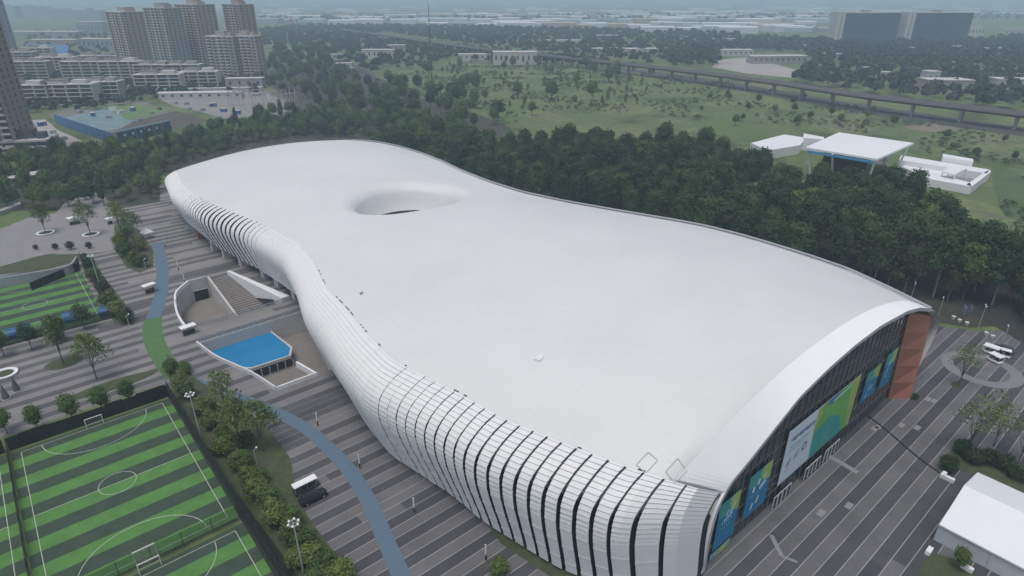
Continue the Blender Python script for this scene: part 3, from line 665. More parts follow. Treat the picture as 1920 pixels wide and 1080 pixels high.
def goal(u,v,s,label):
    e=empty('goal',(u,v,.06),0 if s>0 else math.pi,label,'goal','white five-a-side goals')
    for x in (-1.5,1.5): MB().tube((x,0,0),(x,0,2.0),.07).build('goal_post',goal_m,e)
    MB().tube((-1.57,0,2.03),(1.57,0,2.03),.07).build('crossbar',goal_m,e)
    mb=MB()
    for x in (-1.5,1.5): mb.tube((x,0,0),(x,1.1,.03),.035).tube((x,1.1,.03),(x,.3,2.0),.03)
    mb.tube((-1.5,1.1,.03),(1.5,1.1,.03),.035); mb.build('back_frame',goal_m,e)
    mb=MB(); mb.quad((-1.5,1.1,.05),(1.5,1.1,.05),(1.5,.3,2),(-1.5,.3,2)); mb.quad((-1.5,.3,2.02),(1.5,.3,2.02),(1.5,0,2.02),(-1.5,0,2.02)); mb.build('net',net,e)
goal(-64,102.2,1,'white goal at the far end of the near striped pitch, by the dark fence'); goal(-64,58.6,-1,'white goal at the near end of the striped pitch beside the centre fence')
goal(-64,55.5,1,'white goal at the bottom edge of the photo on the next pitch')
goal(-67,199.6,1,'small white goal at the far end of the far left pitch')
fnet=M('fence_net',(.02,.035,.03),.9,.2,1,alpha=.55); fnetd=M('fence_net_dense',(.012,.02,.02),.9,.2,1,alpha=.86)
def fence(pts,h,label,mat=fnet,step=4,name='net_fence',rail=dark,z=0):
    e=empty(name,(pts[0][0],pts[0][1],z),0,label,'fence'); ox,oy=pts[0]
    for a,b in zip(pts,pts[1:]):
        a=Vector(a)-Vector((ox,oy));b=Vector(b)-Vector((ox,oy)); d_=b-a; n=max(1,int(d_.length/step)); rz=math.atan2(d_.y,d_.x)
        MB().box(0,-.015,.05,d_.length,.015,h,rz=rz,c=(a.x,a.y)).build('net_panel',mat,e)
        for k in range(n+1): p=a+d_*k/n; MB().box(-.05,-.05,0,.05,.05,h+.05,c=(p.x,p.y)).build('fence_post',rail,e)
    return e
fence([(-49.6,103.4),(-49.2,9)],4.2,'tall dark net fence along the right side of the near pitches',fnetd)
fence([(-78.2,103.8),(-49.6,103.6)],3.0,'dark net fence across the far end of the near pitch',fnetd)
fence([(-106,103.8),(-78.8,103.8)],3.0,'dark net fence across the far end of the left near pitch',fnetd)
fence([(-78.3,103),(-78.3,11)],2.6,'thin dark net fence between the two near pitches',M('fence_net_thin',(.02,.03,.035),.9,.2,1,alpha=.45),4)
fence([(-77,57),(-49.8,57)],3.2,'see-through net fence between the near goal and the next pitch',M('fence_net_thin2',(.02,.03,.035),.9,.2,1,alpha=.28),4)
fence([(-51.6,204),(-51.4,154)],4.2,'tall dark net fence along the right side of the far left pitch',fnetd)
fence([(-110,153.8),(-51.6,153.8)],2.4,'dark low net fence at the near end of the far left pitch',fnet)
# black panels hung on the fence
for k,(u0,u1) in enumerate(((-76.2,-71.5),(-61.5,-58.2),(-55.6,-50.0))):
    o=MB().box(0,-.06,.1,u1-u0,.06,3.1).build('fence_panel',M('black_cloth',(.01,.012,.013),.9,.2,1),loc=(u0,103.95,0)); tag(o,['black cloth panel at the left end of the far pitch fence','black cloth panel in the middle of the far pitch fence','black cloth panel at the right end of the far pitch fence'][k],'fence panel')
# retaining wall and panels behind the far left pitch
mb=MB(); P=[L(*p) for p in [(0,560),(70,545),(133,525),(150,500)]]
parapet([L(0,540),L(70,528),L(132,515),L(148,498)],3.2,.6,'long grey panelled retaining wall behind the far left pitch',M('grey_panel',(.3,.32,.34),.6,.12,.4),name='retaining_wall')
gp=fence([L(60,545),L(150,507)],2.6,'dark net behind the top corner of the far left pitch',fnetd)
# blue benches shelters beside the far left pitch
blm=M('shelter_blue',(.02,.1,.24),.4,.15,.6)
for k,(px,py,w,lb) in enumerate(((38,632,5.2,'larger blue dugout shelter at the near side of the far left pitch'),(138,602,4.2,'blue dugout shelter between two round trees by the far left pitch'),(206,592,4.5,'blue dugout shelter at the near right corner of the far left pitch'))):
    c=L(px,py); e=empty('dugout',(c[0],c[1],0),0,lb,'shelter','blue team shelters')
    mb=MB()
    for j in range(8):
        a0,a1=math.pi/2*j/8,math.pi/2*(j+1)/8
        mb.quad((-w/2,1.4*math.cos(a0)*-1+1,2.1*math.sin(a0)+.1),(w/2,-1.4*math.cos(a0)+1,2.1*math.sin(a0)+.1),(w/2,-1.4*math.cos(a1)+1,2.1*math.sin(a1)+.1),(-w/2,-1.4*math.cos(a1)+1,2.1*math.sin(a1)+.1))
    mb.box(-w/2,1.0,2.1,w/2,2.0,2.2); mb.build('shell',blm,e)
    MB().box(-w/2+.2,.6,.4,w/2-.2,1,.48).build('bench',offw,e)
    for x in (-w/2,w/2): MB().box(x-.05,.9,0,x+.05,1,2.1).build('shelter_post',steel,e)
# ================================================================ TREES
def leafmat(name,a,b,rand=.5):
    m=M(name,a,.75,.0,.4,rand=rand,detail=6,spec=.25); n=m.node_tree
    mx=[x for x in n.nodes if x.type=='MIX'][0]; mx.inputs[6].default_value=(*a,1); mx.inputs[7].default_value=(*b,1)
    nz=[x for x in n.nodes if x.type=='TEX_NOISE'][0]; nz.inputs['Scale'].default_value=.45
    return m
lf_dark=leafmat('leaf_dark',(.017,.034,.016),(.066,.112,.038))
lf_mid=leafmat('leaf_mid',(.040,.076,.023),(.12,.185,.05))
lf_yel=leafmat('leaf_olive',(.062,.098,.025),(.17,.225,.06))
lf_far=leafmat('leaf_far',(.020,.036,.028),(.052,.080,.048),.6)
lf_purp=leafmat('leaf_purple',(.03,.026,.026),(.07,.06,.055))
bark=M('bark',(.12,.10,.085),.9,.2,2); barkp=M('bark_pale',(.24,.21,.18),.9,.2,1.5)
def crown_mesh(name,lobes,n,size,mat,seed,elong=1.0,core=True):
    g=np.random.default_rng(seed); lob=np.array(lobes,float)
    vol=(lob[:,3]*lob[:,4]); pick=g.choice(len(lob),n,p=vol/vol.sum()); L_=lob[pick]
    d_=g.normal(size=(n,3)); d_/=np.linalg.norm(d_,axis=1)[:,None]
    d_[:,2]=np.where(d_[:,2]<-.5,-d_[:,2],d_[:,2])
    rr=np.clip(g.normal(.90,.13,n),.35,1.15)[:,None]
    c=L_[:,:3]+d_*rr*np.stack([L_[:,3],L_[:,3],L_[:,4]],1)
    c+=g.normal(0,size*.25,(n,3))
    nn=d_+g.normal(0,.55,(n,3)); nn/=np.linalg.norm(nn,axis=1)[:,None]
    t=np.cross(nn,g.normal(size=(n,3))); t/=np.linalg.norm(t,axis=1)[:,None]; b=np.cross(nn,t)
    s=(size*g.uniform(.55,1.25,n))[:,None]
    q=np.stack([c-t*s*.5*elong,c-b*s*.32+t*s*.05,c+t*s*.5*elong,c+b*s*.32+nn*s*.12],1).reshape(-1,3)
    faces=np.arange(n*4).reshape(-1,4)
    V=[q];Fc=[faces]; off=n*4
    if core:
        for l in lobes:
            m_,k_=6,8; pts=[]
            for i in range(m_+1):
                for j in range(k_):
                    a=math.pi*i/m_; th=2*math.pi*j/k_+g.uniform(-.15,.15); r=g.uniform(.6,.8)
                    pts.append((l[0]+l[3]*r*math.sin(a)*math.cos(th),l[1]+l[3]*r*math.sin(a)*math.sin(th),l[2]+l[4]*r*math.cos(a)))
            V.append(np.array(pts)); f=[]
            for i in range(m_):
                for j in range(k_): f.append((off+i*k_+j,off+(i+1)*k_+j,off+(i+1)*k_+(j+1)%k_,off+i*k_+(j+1)%k_))
            Fc.append(np.array(f)); off+=len(pts)
    V=np.concatenate(V);Fc=np.concatenate(Fc)
    me=bpy.data.meshes.new(name); me.vertices.add(len(V)); me.vertices.foreach_set('co',V.ravel()); me.loops.add(Fc.size); me.loops.foreach_set('vertex_index',Fc.ravel().astype(np.int32))
    me.polygons.add(len(Fc)); me.polygons.foreach_set('loop_start',np.arange(0,Fc.size,4,dtype=np.int32)); me.polygons.foreach_set('loop_total',np.full(len(Fc),4,dtype=np.int32))
    me.materials.append(mat); me.update(calc_edges=True); me.validate(); return me
HIDE=(0,0,-500)
def tree_proto(name,label,cat,h,trunk_h,lobes,n,size,mat,bk,tr=.25,group=None,lean=0,forks=3,elong=1,core=True,seed=1):
    e=empty(name,HIDE,0,label,cat,group)
    mb=MB(); r2=random.Random(seed)
    mb.tube((0,0,-.1),(lean*.3,0,trunk_h),tr,tr*.6,7)
    for l in lobes[:forks+2]: mb.tube((lean*.3,0,trunk_h*.75),(l[0]*.7,l[1]*.7,l[2]),tr*.5,tr*.15,5,cap=False)
    mb.build('trunk',bk,e)
    me=crown_mesh(name+'_crown',lobes,n,size,mat,seed,elong,core); o=bpy.data.objects.new('crown',me); C.objects.link(o); o.parent=e
    return e
def rl(seed,n,R0,z0,z1,r0,r1,fl=.8):
    r2=random.Random(seed); out=[]
    for k in range(n):
        a=2*math.pi*k/n*1.618*2+r2.random(); t=(k+.5)/n; z=z0+(z1-z0)*t; q=R0*(1-.55*t)*r2.uniform(.6,1.1)
        s=r2.uniform(r0,r1)*(1-.25*t); out.append((q*math.cos(a),q*math.sin(a),z,s,s*fl))
    return out
USED=set()
def place(protos,pts,labels,group,rng_,smin=.85,smax=1.15,z=0,zs=None):
    for i,(x,y) in enumerate(pts):
        k=rng_.randrange(len(protos)); p=protos[k]; s=rng_.uniform(smin,smax); lb=labels(k,x,y,s)
        args=((x,y,z),rng_.uniform(0,6.28),(s,s,s*rng_.uniform(.92,1.1)))
        if p.name not in USED: USED.add(p.name); p.location=args[0]; p.rotation_euler=(0,0,args[1]); p.scale=args[2]; p['label']=lb; p['group']=group
        else: dup(p,*args,label=lb,group=group)
rt=random.Random(11)
grove=[tree_proto('tall_tree','','tree',20,9,[(0,0,12,4.2,5.2),(0,0,16.5,3.3,3.2)]+rl(s,8,3.9,8,18,1.9,2.9),2400,.8,lf_dark,barkp,.28,seed=s) for s in (21,22,23)]
grove.append(tree_proto('tall_tree','','tree',18,6,[(0,0,10,4.6,5)]+rl(9,8,4.0,7,16,2.0,3.0),2300,.8,lf_mid,bark,.28,seed=24))
GP=[(98,275),(112,250),(130,226),(148,203),(178,195),(188,169),(212,157),(206,120),(200,92),(200,66),(206,50),(193,32),(172,16),(152,3),(141,0),(128,12),(119,30),(113,60),(110,95),(101,130),(98,165),(100,200),(94,240)]
MODEL=[(200,40),(238,40),(260,120),(200,132),(186,84)]
gpts=scatter(GP,7.0,rt,60000,avoid=(MODEL,),mx=300)
gl_lab=['tall dark slender tree in the dense belt behind the white hall','tall dark slender tree in the dense belt behind the white hall','tall dark slender tree in the dense belt behind the white hall','rounder mid green tree mixed into the dense belt behind the white hall']
edge=[p for p in gpts]
place([grove[0],grove[1],grove[2],grove[0],grove[3]],gpts,lambda k,x,y,s: near('dark slender belt tree' if k<4 else 'rounder greener belt tree',x,y,s,.97),'trees of the dense belt behind the hall',rt,.82,1.12)
sheet('forest_floor',GP,[],-.02,M('forest_soil',(.045,.045,.03),.95,.4,.25,detail=6))
# smaller broadleaf trees of the park and beyond
park=[tree_proto('park_tree','','tree',9,2.5,[(0,0,5.6,2.9,2.9)]+rl(s,6,2.2,3.6,7.6,1.4,2.0),700,.7,m_,bark,.2,seed=s) for s,m_ in ((31,lf_mid),(32,lf_mid),(33,lf_dark))]
narrow=tree_proto('park_tree','','tree',12,2,[(0,0,5,1.6,3.5),(0,0,8.5,1.2,3.2)]+rl(5,4,.8,3,10,.9,1.2),600,.6,lf_dark,bark,.18,seed=35)
TA=[L(*p) for p in [(0,330),(60,300),(170,305),(300,290),(380,262),(470,248),(560,243),(640,240),(645,252),(560,252),(450,271),(330,308),(298,330),(296,372),(200,392),(120,395),(0,395)]]
TA3=[L(*p) for p in [(560,252),(640,250),(700,252),(790,276),(850,300),(905,300),(870,262),(760,232),(650,232),(560,238)]]
place(av_ if 0 else park,scatter(TA3,7.5,rt,9000,mx=70),lambda k,x,y,s:near(['round green back tree','bushy green back tree','dark round back tree'][k],x,y,s,1.2),'trees just behind the far lobe',rt,1.0,1.5)
TA4=[L(*p) for p in [(305,322),(380,286),(450,266),(560,250),(650,250),(720,258),(720,266),(640,258),(560,260),(460,276),(330,316)]]
place(park,scatter(TA4,5.5,rt,9000,mx=60),lambda k,x,y,s:near(['round green fringe tree','bushy green fringe tree','dark round fringe tree'][k],x,y,s,.62),'low trees fringing the far lobe',rt,.5,.75)
TA2=[L(*p) for p in [(0,295),(160,290),(300,275),(420,245),(520,215),(620,215),(660,250),(640,256),(560,254),(450,272),(330,306),(300,310),(200,315),(0,330)]]
AVC=[[L(*p) for p in [(190,300),(250,300),(230,330),(190,330)]]]
floor_m=MATS['forest_soil']
sheet('forest_floor',TA,[],-.035,floor_m); ppts=scatter(TA,7.2,rt,30000,mx=140)
place(park+[narrow],ppts,lambda k,x,y,s:near(['round green park tree','bushy green park tree','dark round park tree','narrow dark park tree'][k],x,y,s,1.02),'trees of the park left of the hall',rt,.8,1.25)
ppts=scatter(TA2,8.5,rt,30000,mx=90)
place(park+[narrow],ppts,lambda k,x,y,s:near(['round green strip tree','bushy green strip tree','dark round strip tree','narrow dark strip tree'][k],x,y,s,1.1),'trees of the strip below the construction site',rt,.85,1.35)
TB_F=[L(*p) for p in [(500,150),(512,120),(640,130),(760,175),(900,215),(960,240),(900,290),(850,300),(790,290),(700,270),(640,264),(560,266),(450,288),(330,326),(200,312),(0,300),(160,292),(300,280),(420,250),(520,222),(540,190)]]
sheet('forest_floor',TB_F,[],-.045,M('park_ground',(.05,.055,.036),.9,.4,.15))
av=[tree_proto('avenue_tree','','tree',13,3,[(0,0,8,3.6,4.4)]+rl(s,6,2.8,5,11,2.0,2.8),420,1.3,m_,bark,.3,seed=s) for s,m_ in ((41,lf_dark),(42,lf_mid))]
TB=[L(*p) for p in [(500,150),(512,105),(560,95),(640,120),(700,150),(760,165),(830,180),(900,205),(960,232),(900,246),(820,250),(700,248),(650,238),(600,215),(550,180)]]
ROADS=[[L(*p) for p in [(560,80),(575,80),(720,158),(740,185),(700,172)]]]
place(av,scatter(TB,12.5,rt,30000,mx=190,avoid=ROADS),lambda k,x,y,s:near(['dark full avenue tree','lighter full avenue tree'][k],x,y,s,1.05),'trees along the avenue',rt,.8,1.3)
thin=tree_proto('sapling','','tree',7,2.5,[(0,0,5,1.3,2.6)]+rl(3,3,.8,3.5,6.5,.7,1.0),160,.9,leafmat('leaf_pale',(.06,.09,.04),(.12,.16,.07)),bark,.1,seed=51,core=False)
TC=[L(*p) for p in [(790,130),(900,115),(1180,130),(1250,150),(1230,190),(1180,215),(980,225),(880,210),(800,180)]]
place([thin,thin,thin,av[1]],scatter(TC,11,rt,20000,mx=110),lambda k,x,y,s:near('slim pale meadow sapling' if k<3 else 'fuller meadow tree',x,y,s,1.1),'trees of the open meadow',rt,.8,1.4)
TD=[L(*p) for p in [(1300,170),(1480,185),(1700,225),(1920,262),(1920,300),(1860,330),(1740,265),(1560,240),(1420,250),(1310,225)]]
place([park[0],park[2]],scatter(TD,16,rt,8000,mx=26),lambda k,x,y,s:near(['green meadow bush','dark meadow bush'][k],x,y,s,.7),'bushes on the meadow',rt,.5,.9)
TE=[L(*p) for p in [(1885,540),(1920,500),(1990,470),(2000,600),(1920,590),(1890,570)]]
place([park[1]],scatter(TE,7,rt,3000,mx=14),lambda k,x,y,s:near('yellowish edge tree',x,y,s,1.3),'trees at the right edge',rt,1.1,1.5)
# woods too far to count: one mesh of many crowns
def woods(name,P,sp,h,mat,seed,mx=2500,label=None,avoid=(),clump=0,flat=1.):
    r2=random.Random(seed); g=np.random.default_rng(seed); V=[];Fc=[];off=0
    pts=scatter(P,sp,r2,mx*14,mx=mx,avoid=avoid)
    for x,y in pts:
        if clump and mnoise.noise(Vector((x*clump,y*clump,seed)))<.02: continue
        s=h*r2.uniform(.6,1.25)*(1+(r2.random()<.15)*.6 if clump else 1); n=46
        d_=g.normal(size=(n,3)); d_/=np.linalg.norm(d_,axis=1)[:,None]; d_[:,2]=np.abs(d_[:,2])*1.0-.25
        rad=s*.42*r2.uniform(.8,1.2); rad*=(1.9 if clump else 1); c=np.array([x,y,s*.45])+d_*np.array([rad,rad,s*.42])*g.uniform(.7,1.05,(n,1))
        nn=d_+g.normal(0,.4,(n,3)); nn/=np.linalg.norm(nn,axis=1)[:,None]; t=np.cross(nn,g.normal(size=(n,3))); t/=np.linalg.norm(t,axis=1)[:,None]; b=np.cross(nn,t); q=s*.36
        V.append(np.stack([c-t*q*.5,c-b*q*.4,c+t*q*.5,c+b*q*.4],1).reshape(-1,3)); Fc.append(np.arange(n*4).reshape(-1,4)+off); off+=n*4
    V=np.concatenate(V);Fc=np.concatenate(Fc); me=bpy.data.meshes.new(name); me.vertices.add(len(V)); me.vertices.foreach_set('co',V.ravel()); me.loops.add(Fc.size); me.loops.foreach_set('vertex_index',Fc.ravel().astype(np.int32))
    me.polygons.add(len(Fc)); me.polygons.foreach_set('loop_start',np.arange(0,Fc.size,4,dtype=np.int32)); me.polygons.foreach_set('loop_total',np.full(len(Fc),4,dtype=np.int32)); me.materials.append(mat); me.update(calc_edges=True)
    o=bpy.data.objects.new(name,me); C.objects.link(o); tag(o,label,'woods',kind='stuff'); return o
def PX(*p): return [L(*q) for q in p]
KIL=PX((1335,128),(1500,145),(1490,150),(1520,133),(1510,100),(1350,95))
lf_w=M('leaf_woods',(.034,.054,.040),.9,.35,.02,detail=6); 
woods('distant_woods',PX((490,60),(560,50),(900,52),(1300,62),(1540,80),(1540,92),(1280,128),(1100,110),(950,92),(850,82),(730,62),(700,66),(740,110),(700,140),(640,115),(560,88),(500,90)),17,13,lf_w,1,2600,'hazy dark woods stretching behind the viaduct towards the white sheds',avoid=(KIL,))
woods('distant_woods',PX((1290,88),(1540,80),(1560,84),(1800,84),(1920,70),(2100,75),(2200,205),(1920,212),(1600,174),(1490,156),(1500,138),(1525,130),(1510,98),(1350,94),(1340,124),(1290,126)),15,14,lf_w,2,2800,'dense dark woods with houses right of the viaduct below the blue office blocks')
woods('distant_woods',PX((480,34),(900,30),(1400,30),(1990,26),(2100,34),(1560,44),(1000,40),(480,44)),42,16,lf_w,3,1500,'thin hazy line of trees among the far white sheds')
woods('distant_woods',PX((60,60),(200,62),(210,130),(500,150),(560,180),(500,185),(420,176),(380,160),(200,190),(30,205),(30,110)),24,9,lf_w,4,420,'dark greenery between the apartment rows on the left')
woods('distant_woods',PX((690,80),(760,78),(960,100),(1150,120),(1140,128),(960,118),(840,112),(790,128),(740,130)),13,10,lf_w,5,700,'band of dark trees on the near side of the viaduct by the pale block')
woods('garden_trees',PX((0,168),(230,160),(430,150),(500,152),(520,166),(440,160),(400,172),(300,186),(205,200),(190,206),(0,216)),9,8,M('leaf_garden',(.03,.05,.028),.9,.35,.1,detail=6),8,420,'dark garden greenery packed between the low apartment blocks')
woods('garden_trees',PX((0,128),(230,126),(420,128),(420,146),(230,150),(0,152)),13,9,MATS['leaf_garden'],9,200,'dark greenery between the rear rows of low blocks')
sheet('forest_floor',[(105,60),(113,16),(122,0),(141,-13),(151,-30),(205,-60),(180,5),(150,40)],[],-.04,floor_m)
woods('meadow_scrub',PX((700,150),(900,118),(1250,140),(1500,178),(1920,262),(1920,440),(1870,380),(1700,262),(1500,236),(1290,222),(1100,212),(940,235),(840,205)),5.5,2.0,M('leaf_scrub',(.065,.095,.04),.9,.45,.03,detail=6),6,4200,'patchy low scrub and bushes all over the meadow beyond the belt',avoid=(MODEL,PX((1660,280),(1880,315),(1830,360),(1690,330)),PX((1500,240),(1730,260),(1660,310),(1490,290)),PX((1400,250),(1520,250),(1510,285),(1400,285))),clump=.03)
#PART3
# ================================================================ PLAZA TREES AND SHRUBS
verge=M('verge_grass',(.06,.075,.035),.9,.35,.6)
def green(name,pix,z,lab=None,mat=verge): o=MB().poly([(*L(*p),z) for p in pix]).build(name,mat); tag(o,kind='structure'); return o
green('verge',[(312,663),(345,688),(375,715),(430,745),(500,800),(545,860),(552,905),(575,965),(600,1000),(665,1085),(700,1150),(600,1150),(545,1060),(440,920),(322,742)],.035)
green('verge',[(214,425),(235,415),(262,432),(288,470),(287,500),(262,512),(236,500),(216,470)],.05)
green('verge',[(150,478),(168,480),(196,520),(236,572),(252,610),(215,606),(190,560),(158,510)],.05)
green('verge',[(918,990),(960,990),(1090,1062),(1140,1100),(1060,1100),(940,1020)],.03)
green('verge',[(1760,860),(1800,835),(1920,880),(1920,925),(1850,895),(1795,880)],.03)
green('verge',[(1745,1035),(1800,1050),(1840,1090),(1700,1110)],.03)
green('verge',[(1745,560),(1770,560),(1830,590),(1920,645),(1960,690),(1960,600),(1850,520),(1740,520)],.03,mat=M('dirt_painted_shade',(.035,.035,.03),.9,.35,.4))  # ground coloured dark to stand in for shade under the edge trees
green('verge',[(0,385),(60,380),(150,345),(178,345),(215,392),(300,378),(300,330),(100,320),(0,340)],.045,mat=M('park_ground',(.05,.055,.036),.9,.4,.15))
def mound(px,py,rx,ry,label,mat=verge):
    c=L(px,py); o=MB().lathe([(1,0),(.92,.18),(.6,.3),(.01,.34)],28,(0,0),0,rx,ry).build('grass_mound',mat,loc=(c[0],c[1],0),smooth=True); tag(o,label,'grass mound','low grass mounds'); return o
mound(120,680,4.0,3.0,'low oval grass mound under the darker tree left of the green path')
mound(212,722,9,2.2,'long curved grass mound under the yellow green forked tree')
mound(1795,722,1.6,1.2,'tiny round grass mound at the foot of the tree beside the turning circle')
feather=[tree_proto('plaza_tree','','tree',10,3,[(0,0,6.5,2.3,2.2)]+rl(s,7,2.4,4.5,9.3,1.2,1.8),1200,.42,m_,bark,.13,seed=s,core=False,forks=6) for s,m_ in ((61,lf_yel),(62,lf_mid))]
feather.append(tree_proto('plaza_tree','','tree',10,3,[(0,0,6.5,1.6,3.2)]+rl(77,6,1.5,4.0,9.0,1.1,1.7),1500,.4,lf_mid,bark,.15,seed=77,core=False,forks=5))
lf_w2=leafmat('leaf_wispy',(.085,.12,.05),(.17,.21,.09)); wisp=tree_proto('plaza_tree','','tree',11,3,[(0,0,6.5,2.2,2.4)]+rl(78,8,2.8,4.5,10,1.2,1.9),620,.42,lf_w2,bark,.12,seed=78,core=False,forks=7)
roundt=[tree_proto('plaza_tree','','tree',6,1.6,[(0,0,3.6,1.7,2.1)]+rl(s,5,1.0,2.4,5.2,.8,1.2),1100,.36,m_,bark,.11,seed=s) for s,m_ in ((63,lf_mid),(64,lf_dark))]
shrub=[tree_proto('shrub','','shrub',4,.4,[(0,0,1.6,1.8,1.6)]+rl(s,6,1.2,1.2,3.2,.8,1.3),1300,.34,m_,bark,.08,seed=s) for s,m_ in ((65,lf_mid),(66,lf_yel),(67,lf_dark))]
purple=tree_proto('shrub','','shrub',3,.4,[(0,0,1.6,1.5,1.5)]+rl(8,3,.6,1.2,2.4,.6,.9),700,.3,lf_purp,bark,.08,seed=68)
rp=random.Random(5)
def put(p,px,py,s,label,group=None):
    x,y=L(px,py)
    if p.name not in USED:
        USED.add(p.name); p.location=(x,y,0); p.rotation_euler=(0,0,rp.uniform(0,6)); p.scale=(s,s,s); p['label']=label
        if group: p['group']=group
    else: dup(p,(x,y,0),rp.uniform(0,6),s,label,group)
T=put
T(roundt[0],14,812,1.0,'small round tree at the far pitch fence, cut by the left edge')
T(roundt[0],72,806,1.0,'small round tree behind the far pitch fence, leftmost whole one of the row')
T(roundt[0],138,790,1.15,'small round tree behind the far pitch fence, left of the far goal')
T(roundt[0],194,774,1.1,'small round tree behind the far pitch fence, right beside the far goal')
T(roundt[1],244,756,1.0,'small dark round tree near the right end of the far pitch fence')
T(feather[0],182,712,1.3,'yellow green forked tree with bare stems on the long grass mound')
T(feather[2],120,684,1.35,'darker tall tree standing on the low oval grass mound')
T(roundt[1],8,668,1.2,'dark round tree by the left edge beside the far left pitch')
T(roundt[1],60,655,1.25,'dark round tree between the two blue dugouts of the far left pitch')
T(roundt[1],112,640,1.3,'dark round tree left of the middle blue dugout')
T(roundt[1],160,618,1.3,'dark round tree right of the middle blue dugout')
strip=[(322,700,1),(340,722,.95),(352,745,1.1),(378,775,1.0),(398,800,1.05),(392,770,.9),(420,822,.9),(432,850,1.15),(452,878,1.1),(470,905,1.0),(492,905,.8),(486,935,1.2),(508,950,1.1),(520,980,1.25),(548,985,1.0),(548,1012,1.1),(572,1035,1.15),(590,1062,1.2),(612,1075,1.1),(640,1095,1.2),(600,1100,1.1),(560,1060,.9),(462,835,.9),(410,850,.8),(350,700,.8)]
for i,(px,py,s) in enumerate(strip): T(shrub[(i*7)%2],px,py,s*1.05,near(['green strip shrub','olive strip shrub'][(i*7)%2],*L(px,py),s,1.02),'shrubs of the strip beside the pitch')
T(feather[0],452,842,1.3,'tall airy yellow green tree in the planted strip above the cart')
T(feather[0],492,846,1.25,'tall airy yellow green tree leaning over the blue path beside the planted strip')
T(feather[0],424,770,1.05,'thin airy tree over the far part of the planted strip by the blue path')
for i,(px,py,s) in enumerate([(168,500,.8),(178,525,.95),(195,548,.9),(205,575,1.1),(222,592,1.1),(238,604,1.0),(160,488,.6)]): T(shrub[i%3],px,py,s*1.2,near(['green pitch shrub','olive pitch shrub','dark pitch shrub'][i%3],*L(px,py),s,.9),'shrubs beside the far left pitch')
for i,(px,py,s) in enumerate([(228,462,1.1),(240,478,1.2),(252,494,1.0),(265,470,.9),(236,446,.8),(260,500,.8)]): T(shrub[(i+1)%3],px,py,s*1.25,near(['green island shrub','olive island shrub','dark island shrub'][(i+1)%3],*L(px,py),s,1.),'shrubs of the island')
T(feather[0],228,440,1.35,'airy tree on the far end of the planted island left of the hall')
T(feather[1],252,452,1.2,'darker airy tree in the middle of the planted island')
T(roundt[1],274,500,.75,'dark round little tree at the right side of the planted island')
T(feather[0],170,440,1.3,'airy green tree growing out of the right white ring bench')
T(feather[1],86,437,1.2,'airy green tree growing out of the left white ring bench')
T(purple,105,468,.75,'dull purple clipped bush left of three in the yard')
T(purple,133,468,1.0,'round dull purple bush in the middle of three in the yard')
T(purple,168,466,.8,'dull purple bush right of three, below the right ring bench')
T(purple,68,468,.6,'low dull purple bush at the left end of the row in the yard')
T(wisp,1797,724,1.1,'airy green tree beside the round turning circle')
T(wisp,1812,850,1.35,'large airy tree hanging over the striped plaza behind the marquee')
T(wisp,1908,870,1.2,'yellow green airy tree at the right edge behind the marquee')
T(wisp,1862,838,1.0,'airy green tree between the large airy tree and the right edge')
T(roundt[0],1795,1066,.72,'thin young tree in front of the near wall of the marquee')
T(shrub[2],1775,882,.95,'dark bush at the far left corner of the marquee')
for px,py in ((1800,850),(1822,868),(1850,868),(1880,880),(1905,898)): T(shrub[2],px,py,.9,near('dark marquee bush',*L(px,py),1.),'bushes behind the marquee')
T(shrub[2],1714,748,.42,'small dark bush at the foot of the brick end wall')
T(shrub[1],935,1078,.9,'yellow green shrub at the bottom edge on the striped plaza')
TG=[L(*p) for p in [(1772,566),(1830,556),(1880,560),(1905,598),(1940,640),(1990,640),(2000,560),(1920,500),(1850,520)]]
place([grove[0],grove[2],grove[3]],scatter(TG,6.2,rt,4000,mx=24),lambda k,x,y,s:near('dark slender belt tree' if k<2 else 'rounder greener belt tree',x,y,s,.6),'trees at the far plaza edge',rt,.45,.75)
o=MB().poly([(-50.0,8,.028),(-46.6,8,.028),(-46.6,102,.028),(-50.0,104.5,.028)]).build('verge',M('hedge_painted_shadow',(.02,.028,.02),.95,.4,.5)); tag(o,kind='structure')  # dark sheet painted in for the shadow and hedges along the fence
# ================================================================ LAMPS, POLES
galv=M('galvanised',(.5,.52,.53),.4,.08,1,metal=.2); lampw=M('lamp_glass',(.8,.82,.84),.25,.03,1)
def flood(px,py,h,label):
    c=L(px,py); e=empty('floodlight_pole',(c[0],c[1],0),0,label,'floodlight pole','floodlight poles of the pitches')
    MB().tube((0,0,0),(0,0,h),.14,.08,10).build('pole',galv,e); MB().tube((0,0,0),(0,0,.5),.22,.2,10).build('pole_base',concrete,e)
    mb=MB()
    for k in range(12):
        a,b=2*math.pi*k/12,2*math.pi*(k+1)/12; mb.tube((.7*math.cos(a),.7*math.sin(a),h-.15),(.7*math.cos(b),.7*math.sin(b),h-.15),.035,n=5)
    mb.tube((-.7,0,h-.15),(.7,0,h-.15),.03).tube((0,-.7,h-.15),(0,.7,h-.15),.03); mb.build('lamp_ring',galv,e)
    for k in range(6):
        a=2*math.pi*k/6; x,y=.75*math.cos(a),.75*math.sin(a)
        hd=MB().lathe([(.02,.16),(.12,.14),(.2,0),(.2,-.1)],10,(x,y)).build('lamp_head',lampw,e); hd.location=(0,0,h)
flood(380,833,11.8,'tall floodlight pole beside the near pitch at the upper part of its fence')
flood(571,1086,11.5,'tall floodlight pole beside the near pitch near the bottom edge')
flood(190,546,11.5,'tall floodlight pole at the right side of the far left pitch')
